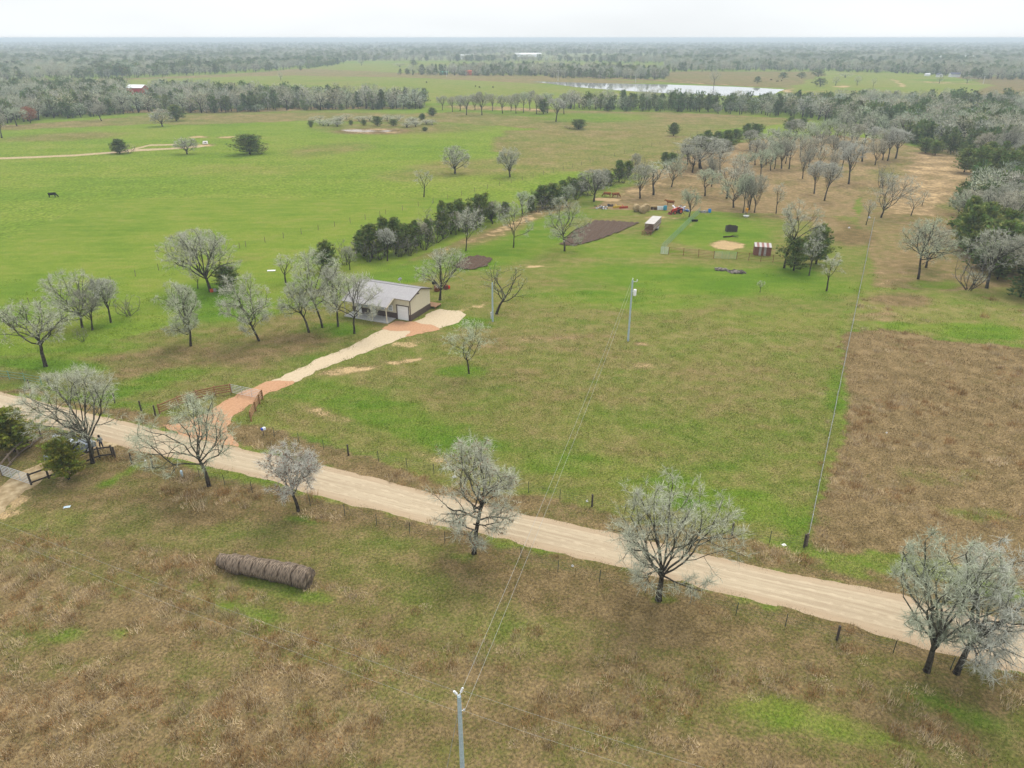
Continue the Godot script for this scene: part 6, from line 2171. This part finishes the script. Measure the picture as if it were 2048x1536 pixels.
	for q in [[1234, 416, "yellow implement lying in the yard clutter", Color(.6, .42, .05)], [1247, 417, "red implement lying next to the yellow one", Color(.45, .08, .05)]]:
		var m := thing("farm_implement", q[2], "implement", gp(q[0], q[1]), .3)
		var s := Shape.new()
		s.col = q[3]
		s.bar(Vector3(-1.1, .5, 0), Vector3(1.1, .5, 0), .12, .12)
		s.bar(Vector3(0, .5, 0), Vector3(0, .75, -1.0), .1, .1)
		part("frame", s.mesh(), M["painted"], m)
		for k in 5:
			s = Shape.new()
			s.col = q[3] * .7
			s.lathe([[0, -.02], [.28, 0], [0, .02]], 12, Vector3(-1.0 + k * .5, .27, .1), Basis(Vector3.RIGHT, PI / 2) * Basis(Vector3.UP, .3))
			part("blade", s.mesh(), M["painted"], m)
	var st := thing("sawhorse", "yellow trestle between the tractor and the cattle panels", "trestle", gp(1366, 434))
	for z in [-.4, .4]:
		for x in [-.35, .35]:
			var s := Shape.new()
			s.col = Color(.5, .42, .06)
			s.bar(Vector3(x, 0, z), Vector3(x * .1, .9, z), .08, .06)
			part("leg", s.mesh(), M["painted"], st)
	var ss := Shape.new()
	ss.col = Color(.12, .1, .05)
	ss.box(Vector3(0, .92, 0), Vector3(.12, .1, 1.2))
	part("beam", ss.mesh(), M["painted"], st)
	var tr := thing("feed_trough", "black trough at the end of the cattle panels", "trough", gp(1389, 443))
	ss = Shape.new()
	ss.col = Color(.02, .02, .022)
	prism(ss, [[-.8, .45], [.8, .45], [.65, .1], [-.65, .1]], -.3, .3)
	part("tub", ss.mesh(), M["painted"], tr)
	for x in [-.6, .6]:
		ss = Shape.new()
		ss.col = Color(.05, .05, .05)
		ss.box(Vector3(x, .05, 0), Vector3(.08, .12, .6))
		part("foot", ss.mesh(), M["painted"], tr)
	var fd := thing("deer_feeder", "orange drum feeder over a white pan between two trunks", "feeder", gp(1492, 434))
	ss = Shape.new()
	ss.col = Color(.55, .27, .05)
	ss.lathe([[.05, 1.0], [.3, 1.35], [.32, 2.1], [.28, 2.2], [0, 2.28]], 12)
	part("drum", ss.mesh(), M["painted"], fd)
	ss = Shape.new()
	ss.col = Color(.7, .7, .68)
	ss.lathe([[.5, 0.0], [.75, .35], [.7, .36], [.45, .1], [0, .08]], 14)
	part("pan", ss.mesh(), M["painted"], fd)
	for k in 3:
		ss = Shape.new()
		ss.col = Color(.3, .3, .3)
		ss.tube(Vector3(cos(k * 2.1) * .85, 0, sin(k * 2.1) * .85), Vector3(cos(k * 2.1) * .25, 1.7, sin(k * 2.1) * .25), .03, .03, 5)
		part("leg", ss.mesh(), M["painted"], fd)
	# by the house
	for q in [[869, 577, "black grill by the vase-shaped oak", Color(.02, .02, .02)], ]:
		var m := thing("grill", q[2], "grill", gp(q[0], q[1]), .4)
		ss = Shape.new()
		ss.col = q[3]
		ss.lathe([[0, .75], [.4, .85], [.45, 1.05], [.4, 1.25], [.15, 1.38], [0, 1.4]], 14)
		part("kettle", ss.mesh(), M["painted"], m)
		for k in 3:
			ss = Shape.new()
			ss.col = q[3]
			ss.tube(Vector3(cos(k * 2.1) * .4, 0, sin(k * 2.1) * .4), Vector3(cos(k * 2.1) * .2, .85, sin(k * 2.1) * .2), .025, .025, 5)
			part("leg", ss.mesh(), M["painted"], m)
	barrel("tub", "rust-brown tub behind the house corner", gp(874, 582), .5, .9, Color(.16, .06, .03))
	barrel("tub", "brown tub behind the vase-shaped oak", gp(892, 578), .45, .7, Color(.14, .06, .04))
	barrel("bucket", "bright red bucket behind the vase-shaped oak", gp(897, 577), .28, .5, Color(.6, .05, .03))
	barrel("bucket", "white bucket beside the brown tub near the oak", gp(880, 578), .2, .4, Color(.7, .7, .7))
	for q in [[424, 584, "red pot leaning at the foot of the biggest oak", Color(.42, .09, .04)], [430, 583, "grey pot beside the red one under the biggest oak", Color(.3, .3, .3)]]: barrel("pot", q[2], gp(q[0], q[1]), .3, .55, q[3])
	var wb := Shape.new()
	wb.col = Color(.75, .76, .78)
	wb.box(Vector3(0, .1, 0), Vector3(1.5, .05, .5), Basis(Vector3.RIGHT, .1))
	whole("white_board", wb.mesh(), M["painted"], "white board lying on the grass near the small pale tree", "board", gp(543, 542), .1)
	# mailbox and other roadside things
	var mb := thing("mailbox", "blue and white box on a short post at the fence corner", "mailbox", gp(528, 872), .6)
	mb.scale = Vector3.ONE * 0.75
	ss = Shape.new()
	ss.box(Vector3(0, .5, 0), Vector3(.1, 1.1, .1))
	part("post", ss.mesh(), M["old timber"], mb)
	ss = Shape.new()
	ss.col = Color(.05, .07, .3)
	ss.box(Vector3(-.14, 1.2, 0), Vector3(.26, .28, .42))
	part("door", ss.mesh(), M["painted"], mb)
	ss = Shape.new()
	ss.col = Color(.68, .74, .8)
	prism(ss, [[-.02, 1.06], [-.02, 1.32], [.1, 1.4], [.3, 1.4], [.42, 1.3], [.42, 1.06]], -.2, .2)
	part("box", ss.mesh(), M["painted"], mb)
	var pd := thing("cable_pedestal", "pale blue cable pedestal under the spreading roadside oak", "pedestal", gp(365, 954))
	pd.scale = Vector3.ONE * 0.75
	ss = Shape.new()
	ss.col = Color(.42, .54, .62)
	ss.lathe([[.14, 0], [.14, .75], [.16, .78], [.16, .95], [.1, 1.05], [0, 1.07]], 10)
	part("cover", ss.mesh(), M["painted"], pd)
	ss = Shape.new()
	ss.col = Color(.3, .36, .4)
	ss.box(Vector3(0, .4, .14), Vector3(.12, .2, .02))
	part("plate", ss.mesh(), M["painted"], pd)
	litter("fallen_sign", "pale blue sheet lying on the dry turf below the lane gate", "sheet", 134, 1014, Vector3(.6, .06, .35), Color(.42, .52, .6))
	litter("white_bag", "white bag by the verge behind the dark-trunked oak", "litter", 909, 954, Vector3(.4, .2, .3), Color(.55, .55, .53))
	litter("white_scrap", "white scrap beside a stout post on the far verge", "litter", 1174, 1003, Vector3(.2, .2, .2), Color(.6, .6, .6))
	litter("white_box", "white square sheet near the end of the bleached fence", "litter", 1568, 1090, Vector3(.36, .12, .28), Color(.82, .82, .8))
	litter("white_scrap", "white scrap in the ditch on the near verge", "litter", 1145, 1132, Vector3(.2, .15, .2), Color(.6, .6, .6))
	litter("white_scrap", "white scrap on dry turf right of the person", "litter", 290, 922, Vector3(.2, .15, .2), Color(.6, .6, .6))
	litter("white_tarp", "pale bundle on the lane between the two cedars", "bundle", 113, 876, Vector3(.9, .5, .6), Color(.6, .66, .72))
	litter("white_scrap", "white speck alone in the brown field", "litter", 1773, 866, Vector3(.18, .15, .18), Color(.7, .7, .7))
	litter("white_sack", "white sack by the bare thicket near the wire fence end", "sack", 1698, 456, Vector3(.5, .3, .4), Color(.5, .5, .52))
	litter("white_tank", "white tank under the full-crowned oak", "tank", 1738, 436, Vector3(.7, .45, .6), Color(.45, .46, .5))
	var cp := thing("camper", "tiny white camper parked on the pasture track", "camper", gp(411, 289), .2)
	cp.scale = Vector3.ONE * 0.55
	ss = Shape.new()
	ss.col = Color(.75, .75, .76)
	prism(ss, [[-1.7, .5], [-1.9, 1.2], [-1.5, 2.4], [1.7, 2.4], [1.8, .5]], -1.0, 1.0)
	part("body", ss.mesh(), M["painted"], cp)
	for x in [-.4, .5]: wheel(cp, Vector3(x, .35, .95), .35, .2, Color(.5, .5, .5))
	ss = Shape.new()
	ss.col = Color(.05, .06, .07)
	ss.box(Vector3(.3, 1.6, 1.01), Vector3(1.2, .5, .03))
	part("window", ss.mesh(), M["painted"], cp)

# ---------- far away ----------
func barn(called: String, label: String, px: float, py: float, w: float, d: float, h: float, wall: Color, roof: Color, turn: float, wins := 0) -> void:
	var o := thing(called, label, "building", gp(px, py), turn)
	var s := Shape.new()
	s.col = wall
	prism(s, [[-d * .5, 0], [-d * .5, h], [0, h + d * .22], [d * .5, h], [d * .5, 0]], -w * .5, w * .5)
	part("wall", s.mesh(), M["painted"], o)
	for k in [-1, 1]:
		s = Shape.new()
		s.col = roof
		s.bar(Vector3(0, h + d * .22 + .15, 0), Vector3(k * (d * .5 + .5), h - .02, 0), w + .8, .2)
		part("roof", s.mesh(), M["painted"], o)
	for k in wins:
		s = Shape.new()
		s.col = Color(.05, .05, .06)
		s.box(Vector3(d * .5 + .04, h * .5, -w * .5 + w * (k + .5) / wins), Vector3(.08, h * .4, w / wins * .4))
		part("window", s.mesh(), M["painted"], o)
	s = Shape.new()
	s.col = Color(.2, .19, .18)
	s.box(Vector3(0, h * .4, w * .5 + .04), Vector3(d * .35, h * .8, .08))
	part("door", s.mesh(), M["painted"], o)

func far_things() -> void:
	barn("red_barn", "red barn with a white roof in the wood behind the pasture", 278, 189, 13, 9, 5.0, Color(.45, .04, .04), Color(.72, .74, .76), 1.4)
	barn("farmhouse", "white farmhouse with a dark roof on the far green field", 1908, 154, 10, 7, 3.0, Color(.66, .67, .69), Color(.10, .11, .15), 1.5, 4)
	barn("farmhouse_wing", "white wing left of the far dark-roofed farmhouse", 1878, 154, 5, 5, 2.6, Color(.66, .67, .69), Color(.10, .11, .15), .2, 2)
	barn("outbuilding", "low white outbuilding left of the far farmhouse", 1854, 152, 5, 4, 1.8, Color(.75, .76, .78), Color(.6, .62, .65), 1.5)
	barn("container", "orange container far off before the central wood", 937, 150, 8, 5, 4.0, Color(.5, .13, .06), Color(.45, .12, .06), 1.5)
	barn("green_shed", "green roofed shed far off beside the central wood", 888, 149, 9, 5, 2.5, Color(.1, .25, .16), Color(.12, .36, .25), 1.5)
	for q in [[85, 99, 60, "longest white shed in the haze at the upper corner"], [118, 113, 26, "white house in the far wood at the upper corner"], [246, 95, 40, "white shed in the haze behind the red barn's wood"], [931, 118, 34, "white roof in the far wood above the orange container"], [1056, 114, 60, "white roofs in the far wood above the lake"], [1892, 122, 34, "first white house in the haze above the farmhouse"], [1938, 121, 38, "second white house in the haze above the farmhouse"], [1650, 101, 60, "pale shed in the haze above the far field"], [1035, 81, 420, "long white hall near the horizon above the lake, left one"], [1140, 82, 640, "long white hall near the horizon above the lake, right one"]]:
		barn("far_building", q[3], q[0], q[1], q[2], 14, 5.5, Color(.82, .83, .85), Color(.8, .81, .83), PI / 2)
	for q in [[893, 153, 133, "far utility pole beside the green shed"], [1116, 162, 140, "far utility pole at the left of the lake dam"], [1271, 165, 148, "far utility pole on the lake dam"], [1966, 168, 152, "far utility pole right of the farmhouse"]]:
		var b := gp(q[0], q[1])
		var o := thing("utility_pole", q[3], "utility pole", b)
		var s := Shape.new()
		var h := tall(b, q[0], q[2])
		s.col = Color(.5, .5, .48)
		s.tube(Vector3(0, -.2, 0), Vector3(0, h, 0), .3, .22, 6)
		part("shaft", s.mesh(), M["painted"], o)
		s = Shape.new()
		s.col = Color(.4, .4, .38)
		s.box(Vector3(0, h - .6, 0), Vector3(2.4, .2, .2))
		part("cross_arm", s.mesh(), M["painted"], o)
